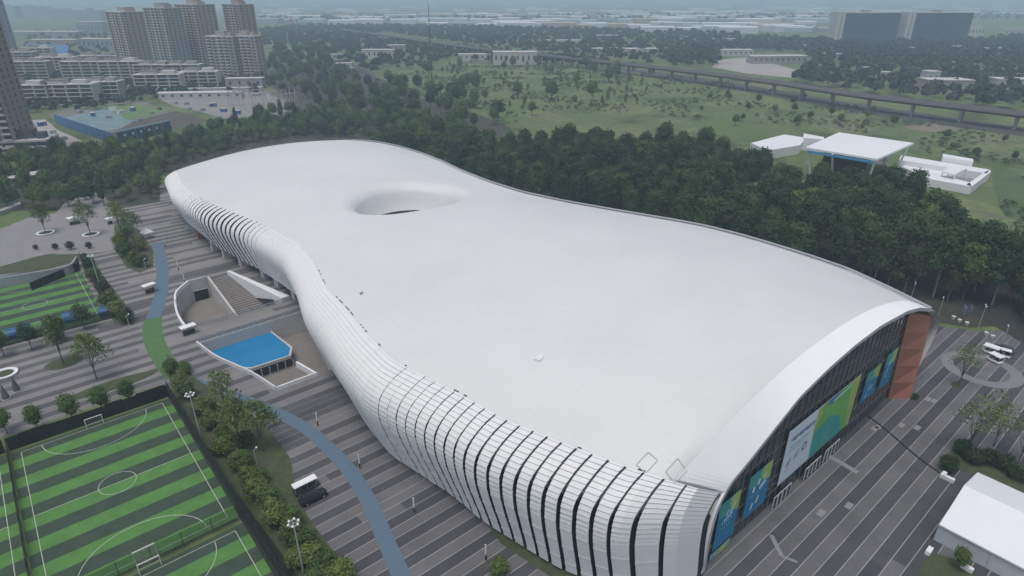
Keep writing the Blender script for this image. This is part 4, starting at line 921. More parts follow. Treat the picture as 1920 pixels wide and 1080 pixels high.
def post(px,py,h,label,g='white light posts of the plaza'):
    c=L(px,py); e=empty('light_post',(c[0],c[1],0),0,label,'light post',g)
    MB().box(-.11,-.11,0,.11,.11,h*.35).build('post_base',dark,e); MB().box(-.09,-.09,h*.35,.09,.09,h).build('light_column',lampw,e)
for (px,py),lb in zip([(596,798),(675,878),(777,961),(911,1050),(347,531),(335,507),(310,462),(333,580),(398,600)],['slim white light post left of the blue path','slim white light post in the striped plaza above the blue path bend','slim white light post in the middle of the striped plaza','slim white light post near the grass strip under the skin','slim white light post behind the upper sunken court','slim white light post farther up the plaza by the flank of the hall','slim white light post farthest up the plaza','slim white light post left of the upper court parapet','slim post standing near the middle of the upper court edge']):
    if px!=398: post(px,py,3.3,lb)
def lamp(px,py,h,heads,label):
    c=L(px,py); e=empty('street_lamp',(c[0],c[1],0),.4,label,'street lamp','street lamps'); MB().tube((0,0,0),(0,0,h),.09,.06,8).build('pole',galv,e)
    for k in range(heads):
        s=(-1,1)[k] if heads==2 else 1
        MB().tube((0,0,h-.1),(s*.55,0,h+.05),.04,n=6).build('arm',galv,e); MB().lathe([(.01,.18),(.16,.12),(.2,-.05),(.12,-.14),(.01,-.16)],10,(s*.65,0)).build('lamp_head',lampw,e).location=(0,0,h+.1)
lamp(1757,598,6.2,1,'pale street lamp closest to the brick corner of the hall'); lamp(1833,618,7,2,'twin headed street lamp at the far edge of the plaza'); lamp(1881,640,4.2,1,'short pale street lamp near the parked carts'); lamp(1706,566,6,2,'twin headed street lamp just beyond the right roof edge')
lamp(975,352,6,2,'twin headed street lamp beyond the right flank, nearest the waist'); lamp(880,330,6,2,'twin headed street lamp beyond the waist of the hall, leftmost')
lamp(482,872,3.6,1,'short garden lamp in the planted strip by the fence'); lamp(428,790,3.6,1,'short garden lamp in the far part of the planted strip'); lamp(274,505,3.4,1,'short lamp at the lower end of the planted island'); lamp(248,630,6,1,'slanting pale lamp post near the corner of the far left pitch')
# ================================================================ SMALL THINGS OF THE PLAZA
def canopy(px,py,w,d,h,rz,label):
    c=L(px,py); e=empty('canopy',(c[0],c[1],0),rz,label,'canopy','small white canopies')
    MB().box(-w/2,-d/2,h,w/2,d/2,h+.22).build('canopy_roof',white,e)
    for x in (-w/2+.15,w/2-.15):
        for y in (-d/2+.15,d/2-.15): MB().box(x-.05,y-.05,0,x+.05,y+.05,h).build('leg',steel,e)
    MB().box(-w/2+.5,-.3,.1,w/2-.5,.4,1.1).build('counter',dark,e)
canopy(282,548,3.6,2.0,2.4,.25,'small white flat canopy beside the curved blue path')
canopy(355,626,3.8,2.0,2.2,.1,'small white flat canopy at the left end of the footbridge')
canopy(141,420,4.4,3.0,2.6,.2,'small white canopy in the yard between the two ring benches')
canopy(207,420,2.6,2.0,2.2,.3,'tiny white canopy at the left foot of the planted island')
c=L(278,446); e=empty('pyramid_tent',(c[0],c[1],0),.3,'white pyramid shaped tent behind the planted island','tent')
mb=MB(); 
for a,b in (((-1.7,-1.7),(1.7,-1.7)),((1.7,-1.7),(1.7,1.7)),((1.7,1.7),(-1.7,1.7)),((-1.7,1.7),(-1.7,-1.7))): mb.poly([(*a,2.3),(*b,2.3),(0,0,3.9)]); mb.quad((*a,2.0),(*b,2.0),(*b,2.3),(*a,2.3))
mb.build('tent_roof',white,e)
for x in (-1.6,1.6):
    for y in (-1.6,1.6): MB().box(x-.04,y-.04,0,x+.04,y+.04,2.3).build('leg',steel,e)
def ring(px,py,r,label):
    c=L(px,py); e=empty('ring_bench',(c[0],c[1],0),0,label,'ring bench','white ring benches'); MB().lathe([(r-.75,0),(r-.8,.5),(r,.55),(r-.2,0)],36).build('seat',white,e); MB().lathe([(r-.8,.32),(.01,.36)],24).build('planting',verge,e)
ring(86,438,3.0,'left white ring bench round a tree in the yard'); ring(171,441,2.9,'right white ring bench round a tree in the yard'); ring(10,703,2.6,'white ring bench cut by the left edge beside two dark cones')
for px,py,lb in ((12,748,'dark tapering cone sculpture at the left edge'),(32,733,'dark tapering cone sculpture right of its twin')):
    c=L(px,py); e=empty('cone_sculpture',(c[0],c[1],0),0,lb,'sculpture','dark cone sculptures'); MB().lathe([(.75,.25),(.6,1.2),(.3,2.6),(.02,3.9)],14).build('cone',M('sculpture_grey',(.1,.1,.11),.6,.2,2),e,smooth=True); MB().lathe([(.95,0),(.95,.25),(.01,.25)],14).build('base',concrete,e)
# cable across the right plaza
a=L(1626,780);b=L(1766,892); mb=MB(); n=14
for k in range(n):
    f=lambda t:(a[0]+(b[0]-a[0])*t+.25*math.sin(t*7),a[1]+(b[1]-a[1])*t,.09+.0*t); mb.tube(f(k/n),f((k+1)/n),.14,n=6)
tag(mb.build('cable_cover',black),'long black cable cover running over the striped plaza to the marquee','cable')
for k,((px,py),lb) in enumerate(zip([(1768,893),(1779,901),(1741,1036),(1812,1068)],['low white ballast block at the end of the black cable','low white ballast block beside the far left marquee corner','white ballast block at the near left marquee corner','white ballast block by the thin young tree'])):
    c=L(px,py); o=MB().box(-.8,-.35,0,.8,.35,.7).box(-.74,-.29,.7,.74,.29,.76).build('ballast_block',white,loc=(c[0],c[1],0),rz=R(90*(k%2))); tag(o,lb,'block','white blocks round the marquee')
# marquee
def tent_mat(): return M('marquee_fabric',(.76,.78,.80),.5,.03,.2)
e=empty('marquee',(34.6,-20,0),0,'large white gabled marquee at the lower right corner','marquee')
# local: x along plaza axis 0..18, y 0..-34
tw,tl,he,hr=18.2,36,3.5,6.1; mb=MB(); 
for k in range(8):
    y0,y1=-tl*k/8,-tl*(k+1)/8
    mb.quad((-.25,y0,he),(tw/2,y0,hr),(tw/2,y1,hr),(-.25,y1,he)); mb.quad((tw/2,y0,hr),(tw+.25,y0,he),(tw+.25,y1,he),(tw/2,y1,hr))
mb.quad((-.25,0,he-.25),(-.25,0,he),(-.25,-tl,he),(-.25,-tl,he-.25)); mb.quad((tw+.25,0,he-.25),(tw+.25,0,he),(tw+.25,-tl,he),(tw+.25,-tl,he-.25))
mb.build('roof',tent_mat(),e)
wl=M('marquee_wall',(.5,.53,.56),.45,.05,.4)
MB().poly([(0,-.02,0),(tw,-.02,0),(tw,-.02,he),(tw/2,-.02,hr-.05),(0,-.02,he)]).build('gable_wall',wl,e)
for k in range(5): MB().quad((0,-tl*k/5-.05,0),(0,-tl*(k+1)/5+.05,0),(0,-tl*(k+1)/5+.05,he),(0,-tl*k/5-.05,he)).build('side_wall',wl,e)
for k in range(6): MB().box(-.08,-tl*k/5-.06,0,.04,-tl*k/5+.06,he).build('frame_post',galv,e)
MB().quad((tw,0,0),(tw,-tl,0),(tw,-tl,he),(tw,0,he)).build('side_wall',wl,e)
# vehicles
def wheel(e,x,y,r,w=.22,mat=black):
    o=MB().tube((x,y-w/2,r),(x,y+w/2,r),r,n=18).build('wheel',mat,e); MB().tube((x,y-w/2-.01,r),(x,y+w/2+.01,r),r*.55,n=12).build('hub',steel,o)
def section_body(secs):
    'secs: list of (x, half width bottom, half width top, z bottom, z shoulder, z top)'
    mb=MB(); rows=[]
    for x,wb,wt,z0,z1,z2 in secs:
        P=[(-wb,z0),(-wb-.02,z0+(z1-z0)*.6),(-wb+.05,z1),(-wt,z2),(wt,z2),(wb-.05,z1),(wb+.02,z0+(z1-z0)*.6),(wb,z0)]; i=len(mb.v); mb.v+=[(x,y,z) for y,z in P]; rows.append(i)
    for a,b in zip(rows,rows[1:]):
        for k in range(8): mb.f.append((a+k,a+(k+1)%8,b+(k+1)%8,b+k)); mb.m.append(0)
    mb.f.append(tuple(rows[0]+k for k in range(8))); mb.m.append(0); mb.f.append(tuple(rows[-1]+7-k for k in range(8))); mb.m.append(0); return mb
def car(u,v,rz,paint,label,sc=1,group=None):
    e=empty('parked_car',(u,v,0),rz,label,'car',group); e.scale=(sc,sc,sc)
    section_body([(-2.35,.7,.65,.45,.8,.85),(-2.2,.86,.78,.3,.9,1.0),(-1.2,.9,.8,.28,.95,1.02),(.9,.9,.8,.28,.95,1.02),(2.0,.86,.74,.3,.82,.9),(2.3,.72,.6,.42,.7,.74)]).build('body',paint,e,smooth=False)
    section_body([(-2.05,.74,.5,.98,1.02,1.08),(-1.65,.78,.62,.98,1.25,1.5),(-.2,.78,.64,.98,1.3,1.56),(.55,.78,.6,.98,1.2,1.45),(1.15,.76,.6,.98,1.0,1.04)]).build('window_band',glassd,e)
    MB().box(-1.55,-.58,1.53,.35,.58,1.6).build('roof',paint,e)
    for x in (-1.45,1.45):
        for y in (-.82,.82): wheel(e,x,y,.34)
    for y in (-.6,.6): MB().box(2.2,y-.16,.58,2.33,y+.16,.7).build('headlight',lampw,e)
    return e
carp=M('car_black',(.02,.021,.024),.25,.1,1,metal=.2); carg=M('car_grey',(.1,.1,.11),.25,.08,1,metal=.3)
u,v=L(588,936); car(u,v,.02,carp,'black car parked on the plaza next to the open cart with a white roof',1.05)
def cart(u,v,rz,label,roofw=1.7,ln=4.2,body=dark,group=None):
    e=empty('shuttle_cart',(u,v,0),rz,label,'cart',group)
    section_body([(-ln/2,.7,.65,.3,.6,.65),(-ln/2+.2,.8,.78,.25,.75,.8),(ln/2-.7,.8,.75,.25,.7,.78),(ln/2,.62,.5,.35,.6,.7)]).build('body',body,e)
    MB().box(-ln/2,-roofw/2,1.95,ln/2-.3,roofw/2,2.03).box(-ln/2+.08,-roofw/2+.08,2.03,ln/2-.38,roofw/2-.08,2.1).build('roof',white,e)
    for x in (-ln/2+.15,0,ln/2-.6):
        for y in (-.72,.72): MB().tube((x,y,.7),(x,y,1.96),.035,n=6).build('roof_post',steel,e)
    for x in (-ln/2+.5,-.3,.7):
        MB().box(x-.25,-.6,.75,x+.25,.6,.95).box(x-.33,-.6,.95,x-.25,.6,1.4).build('seat',black,e)
    MB().quad((ln/2-.55,-.68,.8),(ln/2-.55,.68,.8),(ln/2-.75,.68,1.9),(ln/2-.75,-.68,1.9)).build('windscreen',M('rail_glass',(.5,.55,.58),.1,.05,1,alpha=.35),e)
    for x in (-ln/2+.75,ln/2-.85):
        for y in (-.72,.72): wheel(e,x,y,.28,.18)
u,v=L(575,918); cart(u,v,.02,'open shuttle cart with white roof at the edge of the planted strip',1.5,4.6)
u,v=L(1855,662); cart(u,v,1.5,'white roofed cart nearest the dark car by the turning circle',2.2,3.6,white,'white roofed carts')
u,v=L(1852,672); cart(u-.6,v-1.4,1.2,'white roofed cart closest to the turning circle',2.0,3.2,white,'white roofed carts')
u,v=L(1868,668); cart(u+1,v-1.2,1.8,'small white roofed cart at the right of the group by the turning circle',1.5,2.4,white,'white roofed carts')
u,v=L(1880,658); car(u,v,1.5,carg,'dark grey car parked beside the white roofed carts at the plaza edge')
for k,(px,py) in enumerate(((1798,604),(1812,609),(1848,628),(1860,634),(1787,598))):
    c=L(px,py); e=empty('stone_stool',(c[0],c[1],0),0,'pale stone stool in the row along the far plaza edge','stool','stone stools'); MB().lathe([(.01,0),(.4,0),(.46,.35),(.4,.7),(.01,.74)],14).build('drum',palec,e); MB().lathe([(.5,.74),(.52,.84),(.01,.86)],14).build('seat',offw,e)
for k,(px,py,lb) in enumerate(((1805,592,'left pale blue information panel in the shade beyond the plaza'),(1817,592,'right pale blue information panel in the shade beyond the plaza'))):
    c=L(px,py); e=empty('information_panel',(c[0],c[1],0),.6,lb,'panel','pale blue information panels'); MB().box(-.9,-.05,.8,.9,.05,3.0).build('panel_face',M('panel_blue',(.2,.32,.4),.5,.1,1),e); MB().box(-.06,-.1,0,.06,-.05,3).build('stand',steel,e)
c=L(1778,592); e=empty('red_sign',(c[0],c[1],0),.3,'small red sign board near the lamp by the brick corner','sign'); MB().box(-.45,-.04,.8,.45,.04,1.9).build('board',M('sign_red',(.4,.08,.05),.6,.1,1),e); MB().box(-.04,.04,0,.04,.08,1.8).build('stand',steel,e)
# ================================================================ BUILDINGS FAR AND NEAR
def wallm(name,c,v=.08): return M(name,c,.85,v,.15,detail=6)
beige=wallm('wall_beige',(.36,.31,.27)); greyw=wallm('wall_grey',(.30,.30,.30)); brownw=wallm('wall_brown',(.30,.25,.215)); palew=wallm('wall_pale',(.5,.49,.47)); pinkw=wallm('wall_pink',(.33,.25,.22)); blueg=wallm('wall_bluegrey',(.25,.29,.33))
winm=M('window_dark',(.05,.06,.07),.25,.4,.3,detail=2); slabm=M('balcony_slab',(.5,.49,.47),.8,.08,.4); rooft=M('roof_tile',(.2,.17,.16),.85,.2,.3)
def tower(name,px,py,w,d,h,rz,wm,label,floors,bays,cat='apartment tower',shift=0):
    u,v=L(px,py); e=empty(name,(u,v,0),-ANG+rz,label,cat)
    MB().box(-w/2,-d/2,0,w/2,d/2,h).build('wall',wm,e)
    MB().box(-w/2-.3,-d/2-.3,h,w/2+.3,d/2+.3,h+1).build('roof',slabm,e)
    MB().box(-w*.2,-d*.2,h+1,w*.15,d*.25,h+5.5).build('lift_tower',wm,e)
    MB().box(w*.25,-d*.3,h+1,w*.4,d*.1,h+4).build('stair_tower',wm,e)
    fh=h/floors
    for b in range(bays):
        x0=-w/2+w*(b+.12)/bays; x1=-w/2+w*(b+.88)/bays; kind=b%3
        mb=MB(); mw=MB()
        for f in range(floors):
            z=f*fh
            if kind!=1: mb.box(x0,-d/2-1.5,z+.0,x1,-d/2,z+.25); mb.box(x0,-d/2-1.5,z+.25,x1,-d/2-1.4,z+1.2); mw.box(x0+.3,-d/2-.1,z+.3,x1-.3,-d/2+.02,z+fh-.25)
            else: mw.box(x0+.6,-d/2-.1,z+.9,x1-.6,-d/2+.02,z+fh-.7)
        p=mw.build('window_column',winm,e)
        if kind!=1: mb.build('balcony_stack',slabm,p)
    nb_=max(2,int(d/6))
    for s in (-1,1):
        for b in range(nb_):
            y=-d/2+d*(b+.5)/nb_; mw=MB()
            for f in range(floors): mw.box(s*w/2-.06,y-.9,f*fh+.9,s*w/2+.06,y+.9,f*fh+fh-.6)
            mw.build('window_column',winm,e)
    return e
tower('apartment_tower',-14,292,38,26,112,.25,brownw,'huge brown apartment tower cut by the left edge',34,7)
tower('apartment_tower',5,120,34,26,108,-.2,blueg,'grey apartment tower behind the brown one at the top left corner',32,6)
tower('apartment_tower',262,128,36,30,63,-.55,beige,'beige apartment tower, leftmost of the three in the middle distance',22,6)
tower('apartment_tower',330,136,30,24,68,-.35,greyw,'grey apartment tower left half of the tallest pair',24,6)
tower('apartment_tower',388,130,36,26,71,-.45,beige,'beige apartment tower right half of the tallest pair',25,6)
tower('apartment_tower',466,128,28,22,71,-.5,pinkw,'slim pinkish apartment tower standing behind the lower block',25,5)
tower('apartment_block',432,148,30,16,42,-.15,greyw,'lower grey apartment block in front of the tall pair',14,5,'apartment block')
tower('apartment_block',474,147,28,16,42,-.15,beige,'lower beige apartment block at the right end of the towers',14,5,'apartment block')
e=tower('podium_block',66,292,22,16,9,.25,M('podium_dark',(.08,.08,.085),.8,.1,.3),'dark low podium at the foot of the huge brown tower',3,4,'podium')
def lowrise(px,py,w,d,fl,rz,wm,label,bays=4,frame=True,z=0):
    u,v=L(px,py); e=empty('townhouse_block',(u,v,0),-ANG+rz,label,'apartment block','low apartment rows'); h=fl*3.1
    MB().box(-w/2,-d/2,0,w/2,d/2,h).build('wall',wm,e)
    MB().box(-w/2-.4,-d/2-.4,h,w/2+.4,d/2+.4,h+.5).build('roof_slab',slabm,e)
    MB().box(-w*.35,-d*.3,h+.5,-w*.05,d*.35,h+3.3).build('roof_room',palew,e); MB().box(w*.1,-d*.3,h+.5,w*.38,d*.35,h+3.3).build('roof_room',wm,e); MB().box(-w*.37,-d*.35,h+3.3,-w*.03,d*.4,h+3.6).build('roof_cap',rooft,e)
    for b in range(bays):
        for f in range(fl):
            x0=-w/2+w*(b+.1)/bays;x1=-w/2+w*(b+.9)/bays
            MB().box(x0,-d/2-.06,f*3.1+.7,x1,-d/2+.02,f*3.1+2.8).build('window',winm,e)
    if frame:
        for f in range(fl+1): MB().box(-w/2-.2,-d/2-1.3,f*3.1-.1 if f else 0,w/2+.2,-d/2,f*3.1+.45).build('balcony_slab',palew,e)
        for x in (-w/2-.2,-.3,w/2-.4): MB().box(x,-d/2-1.28,.45,x+.6,-d/2-.75,h-.1).build('frame_column',palew,e)
LR=[(57,196,38,13,5,.12,palew,'white framed five storey block nearest the brown tower'),(140,194,40,13,5,.12,palew,'white framed five storey block, second from the brown tower'),(205,188,26,13,5,.1,greyw,'low grey block behind the white framed blocks'),(380,166,34,13,5,.12,palew,'white framed block at the right end of the low rows'),
(305,172,40,13,5,.1,palew,'white framed block in the middle of the low rows'),(60,150,44,14,6,.1,brownw,'brown roofed low block in the second row, left end'),(115,140,40,14,6,.1,palew,'pale low block in the second row, second from left'),(165,150,40,14,6,.1,greyw,'grey low block in the second row under the blue sheet'),(235,150,40,14,6,.1,palew,'pale low block in the second row, middle'),(295,150,36,14,5,.1,beige,'beige low block in the second row, right of the middle'),(350,150,36,14,5,.1,greyw,'grey low block in the second row, right end'),
(40,128,40,14,6,.1,pinkw,'pinkish low block in the third row at the left'),(80,118,36,14,6,.1,palew,'pale low block in the third row'),(190,124,46,14,4,.05,blueg,'bluish long low block left of the beige tower')]
for a in LR: lowrise(*a)
# blue sheeting, hoardings, site, yard
def px_prism(name,pix,z0,z1,mat,label,cat):
    P=[L(*p) for p in pix]; c=(sum(p[0] for p in P)/len(P),sum(p[1] for p in P)/len(P)); o=MB().prism([(p[0]-c[0],p[1]-c[1]) for p in P],z0,z1).build(name,mat,loc=(c[0],c[1],0)); return tag(o,label,cat)
blues=M('sheet_blue',(.03,.14,.32),.5,.15,.1)
px_prism('blue_shed',[(44,112),(128,118),(133,96),(52,92)],0,9,blues,'long blue clad shed behind the low apartment rows','shed')
def wallseg(name,p,q,h,t,mat,label,cat='hoarding',post_=None):
    a=Vector(L(*p));b=Vector(L(*q)); d_=b-a; e=empty(name,(a.x,a.y,0),math.atan2(d_.y,d_.x),label,cat); MB().box(0,-t/2,0,d_.length,t/2,h).build('hoarding_sheet',mat,e)
    n=int(d_.length/6)
    for k in range(n+1): MB().box(k*d_.length/n-.15,-t/2-.15,0,k*d_.length/n+.15,-t/2,h+.15).build('post',post_ or steel,e)
    return e
wallseg('site_hoarding',(106,232),(214,270),6.5,.4,M('hoard_blue',(.035,.16,.38),.5,.1,.2),'bright blue hoarding along the near left side of the construction site')
e=wallseg('site_fence',(222,270),(322,246),6.5,.5,M('hoard_teal',(.04,.1,.13),.5,.15,.2),'dark teal wall with pale top rail along the near side of the site')
wl_=(Vector(L(322,246))-Vector(L(222,270))).length; MB().box(0,-.5,6.5,wl_,.5,7.3).build('top_rail',M('rail_blue',(.25,.38,.45),.6,.1,1),e)
for k in range(5): MB().box(5+k*6,-.45,3.6,6.2+k*6,-.26,4.8).build('window',lampw,e)
green('building_site',[(90,215),(150,196),(270,190),(320,212),(322,240),(222,262),(214,262),(106,226)],.05,mat=M('site_ground',(.17,.17,.15),.9,.35,.06,detail=8))
green('site_netting',[(110,222),(190,205),(262,215),(235,238),(200,246),(160,240)],.1,mat=M('site_net',(.16,.24,.26),.8,.4,.1,detail=8))
green('site_soil',[(196,258),(250,228),(330,208),(385,222),(372,236),(322,242),(222,264)],.13,mat=M('site_soil',(.085,.075,.062),.95,.3,.08,detail=8))
green('site_green',[(150,205),(180,196),(262,196),(320,204),(300,214),(240,226),(200,204)],.16,mat=M('site_moss',(.12,.19,.08),.9,.3,.08,detail=8))
green('dirt_road',[(42,226),(85,224),(110,245),(150,262),(156,268),(112,277),(104,292),(70,270),(40,262)],.05,mat=M('pale_dirt',(.38,.35,.32),.95,.25,.06,detail=8))
# clutter of the building site and its dirt road
rs=random.Random(31)
SC=[('site_hut','small white cabin',white,5,2.6,2.6),('material_stack','grey material stack',greyw,4,2.4,1.4),('material_stack','rust brown material stack',M('rust',(.2,.1,.06),.9,.2,.5),3.5,2,1.2),('site_hut','small blue cabin',blues,5,2.6,2.6)]
for k,(px,py) in enumerate([(62,238),(80,236),(98,252),(70,252),(120,262),(90,266),(150,212),(175,218),(205,222),(228,214),(250,208),(285,214),(300,206),(262,228),(180,206),(212,208),(355,206),(380,208),(400,200),(420,210),(350,196),(445,214),(330,195)]):
    nm,lk,m_,w_,d_,h_=SC[rs.randrange(4)]; u,v=L(px,py); e=empty(nm,(u,v,.1),rs.uniform(0,3),near(lk,u,v,0),'cabin' if nm=='site_hut' else 'material stack','site cabins and stacks')
    MB().box(-w_/2,-d_/2,0,w_/2,d_/2,h_).build('body',m_,e)
    if nm=='site_hut': MB().box(-w_/2-.15,-d_/2-.15,h_,w_/2+.15,d_/2+.15,h_+.15).build('roof',slabm,e); MB().box(-1,-d_/2-.05,.9,0,-d_/2+.01,2).build('window',winm,e); MB().box(.8,-d_/2-.05,0,1.7,-d_/2+.01,2.1).build('door',steel,e)
    else: MB().box(-w_/2+.5,-d_/2+.3,h_,w_/2-.7,d_/2-.4,h_+.5).build('top_layer',m_,e)
# substation yard
green('substation_yard',[(300,188),(470,160),(560,200),(560,214),(430,222),(400,215),(330,200)],.05,mat=M('yard_gravel',(.24,.23,.22),.95,.2,.06,detail=8))
green('substation_road',[(345,200),(372,196),(440,214),(420,224)],.09,mat=grey_p)
def shed(px,py,w,d,h,rz,wm,rm,label,cat='shed',group=None,gable=0,name='shed'):
    u,v=L(px,py); e=empty(name,(u,v,0),-ANG+rz,label,cat,group); MB().box(-w/2,-d/2,0,w/2,d/2,h).build('wall',wm,e)
    if gable:
        mb=MB(); mb.quad((-w/2-.4,-d/2-.4,h),(w/2+.4,-d/2-.4,h),(w/2+.4,0,h+gable),(-w/2-.4,0,h+gable)); mb.quad((-w/2-.4,0,h+gable),(w/2+.4,0,h+gable),(w/2+.4,d/2+.4,h),(-w/2-.4,d/2+.4,h)); mb.poly([(-w/2,-d/2,h),(-w/2,d/2,h),(-w/2,0,h+gable)]); mb.poly([(w/2,-d/2,h),(w/2,d/2,h),(w/2,0,h+gable)]); mb.build('roof',rm,e)
    else: MB().box(-w/2-.4,-d/2-.4,h,w/2+.4,d/2+.4,h+.5).build('roof',rm,e)
    n=max(2,int(w/7))
    if w<75:
        for k in range(n): x=-w/2+w*(k+.5)/n; MB().box(x-1.1,-d/2-.06,h*.4,x+1.1,-d/2+.02,h*.75).build('window',winm,e)
    return e
shed(380,184,68,9,5,.12,palew,palew,'long low white building at the near side of the substation',gable=1)
shed(395,173,92,5,3.5,.14,palew,slabm,'long pale wall building at the far side of the substation')
shed(462,165,34,10,9,.1,greyw,palew,'grey two storey control building of the substation')
lat=M('lattice_pale',(.42,.40,.39),.6,.1,1)
for k,(px,py,h) in enumerate([(433,200,13),(444,198,12),(456,207,20),(470,196,12),(480,204,19),(490,196,12),(500,202,15),(512,198,14),(524,206,15),(533,212,17),(548,206,17),(558,209,18),(540,200,13)]):
    u,v=L(px,py); e=empty('lattice_frame',(u,v,0),.3,'pale lattice gantry tower in the substation yard','gantry','gantry towers of the substation')
    mb=MB().tube((-2.2,0,0),(0,0,h),.22,n=4).build('leg',lat,e); MB().tube((2.2,0,0),(0,0,h),.22,n=4).build('leg',lat,e)
    mb=MB()
    for j in range(1,6): z=h*j/7; x=2.2*(1-z/h); mb.tube((-x,0,z),(x,0,z),.12,n=4)
    mb.build('brace',lat,e)
    if k%2==0: MB().box(-7,-.3,h*.72,7,.3,h*.72+.7).build('crossbeam',lat,e)
# buildings in the park, left edge
u,v=L(58,342); e=empty('flat_roof_pavilion',(u,v,0),.1,'pale flat roofed pavilion among trees at the left edge','pavilion')
MB().box(-8.5,-4,3.6,8.5,4,4.1).build('roof',palew,e); MB().box(-7.5,-3.2,0,7.5,3.2,3.6).build('wall',greyw,e)
for k in range(4): MB().box(-6.5+k*3.6,-3.28,.8,-4.3+k*3.6,-3.18,3).build('window',winm,e)
px_prism('garden_wall',[(0,400),(40,385),(42,389),(0,405)],0,1.6,greyw,'low grey garden wall in the park at the left','wall')
# tall mast and pylons
u,v=L(811,168); e=empty('radio_mast',(u,v,0),0,'very tall thin dark mast beyond the far end of the hall','mast')
MB().tube((0,0,0),(0,0,76),.5,.18,6).build('mast_shaft',dark,e)
for z in range(6,52,6): MB().box(-1.1,-.1,z,1.1,.1,z+.25).build('crossarm',dark,e)
# viaduct
VP_=[(640,54),(730,67),(900,90),(1100,111),(1280,131),(1440,151),(1600,175),(1760,194),(1920,212),(2100,230)]
VC=curve([L(*p,11.) for p in VP_],6); e=empty('viaduct',(VC[0][0],VC[0][1],0),0,'long grey railway viaduct crossing the meadows on concrete piers','viaduct')
o0=VC[0]; VR=[(p[0]-o0[0],p[1]-o0[1]) for p in VC]
vm=M('viaduct_concrete',(.17,.165,.165),.85,.12,.05,detail=6)
def sweep(pts,prof_,mat,name,par):
    mb=MB(); rows=[]
    for i,p in enumerate(pts):
        a=Vector(pts[max(0,i-1)]);b=Vector(pts[min(len(pts)-1,i+1)]); t=(b-a).normalized(); nn=Vector((-t.y,t.x)); rows.append(len(mb.v))
        mb.v+=[(p[0]+nn.x*x,p[1]+nn.y*x,z) for x,z in prof_]
    k=len(prof_)
    for a,b in zip(rows,rows[1:]):
        for j in range(k): mb.f.append((a+j,a+(j+1)%k,b+(j+1)%k,b+j)); mb.m.append(0)
    return mb.build(name,mat,par)
sweep(VR,[(-2.6,8.2),(-5.8,9.9),(-5.8,10.2),(5.8,10.2),(5.8,9.9),(2.6,8.2)],vm,'deck',e)
for s in (-1,1): sweep(VR,[(s*5.75,9.9),(s*5.95,9.9),(s*5.95,11.6),(s*5.75,11.6)],M('parapet_pale',(.2,.195,.195),.8,.1,.1),'parapet',e)
acc=0;last=None;npier=0
for a,b in zip(VR,VR[1:]):
    a=Vector(a);b=Vector(b);L_=(b-a).length; t=0
    while acc+ (L_-t)>=32:
        t+=32-acc; acc=0; p=a+(b-a)*t/L_; npier+=1
        if npier<90: MB().box(-1.6,-.9,0,1.6,.9,8.2,c=(p.x,p.y),rz=math.atan2((b-a).y,(b-a).x)+math.pi/2).build('pier',greyw,e)
    acc+=L_-t
# avenue
AVP=[(548,60),(580,82),(640,118),(690,148),(740,180)]
o=ribbon(curve([L(*p) for p in AVP],8),24,.04).build('avenue',asp); tag(o,kind='structure')
for k,(px,py) in enumerate(((560,72),(575,80),(590,89),(604,98),(622,106),(640,117),(655,128),(676,139),(700,152),(712,166))):
    u,v=L(px,py); car(u+(-4 if k%2 else 4),v,2.2,[white,carg,carp][k%3],['white car driving on the avenue beyond the hall','grey car driving on the avenue beyond the hall','black car driving on the avenue beyond the hall'][k%3],1.1,'cars on the avenue')
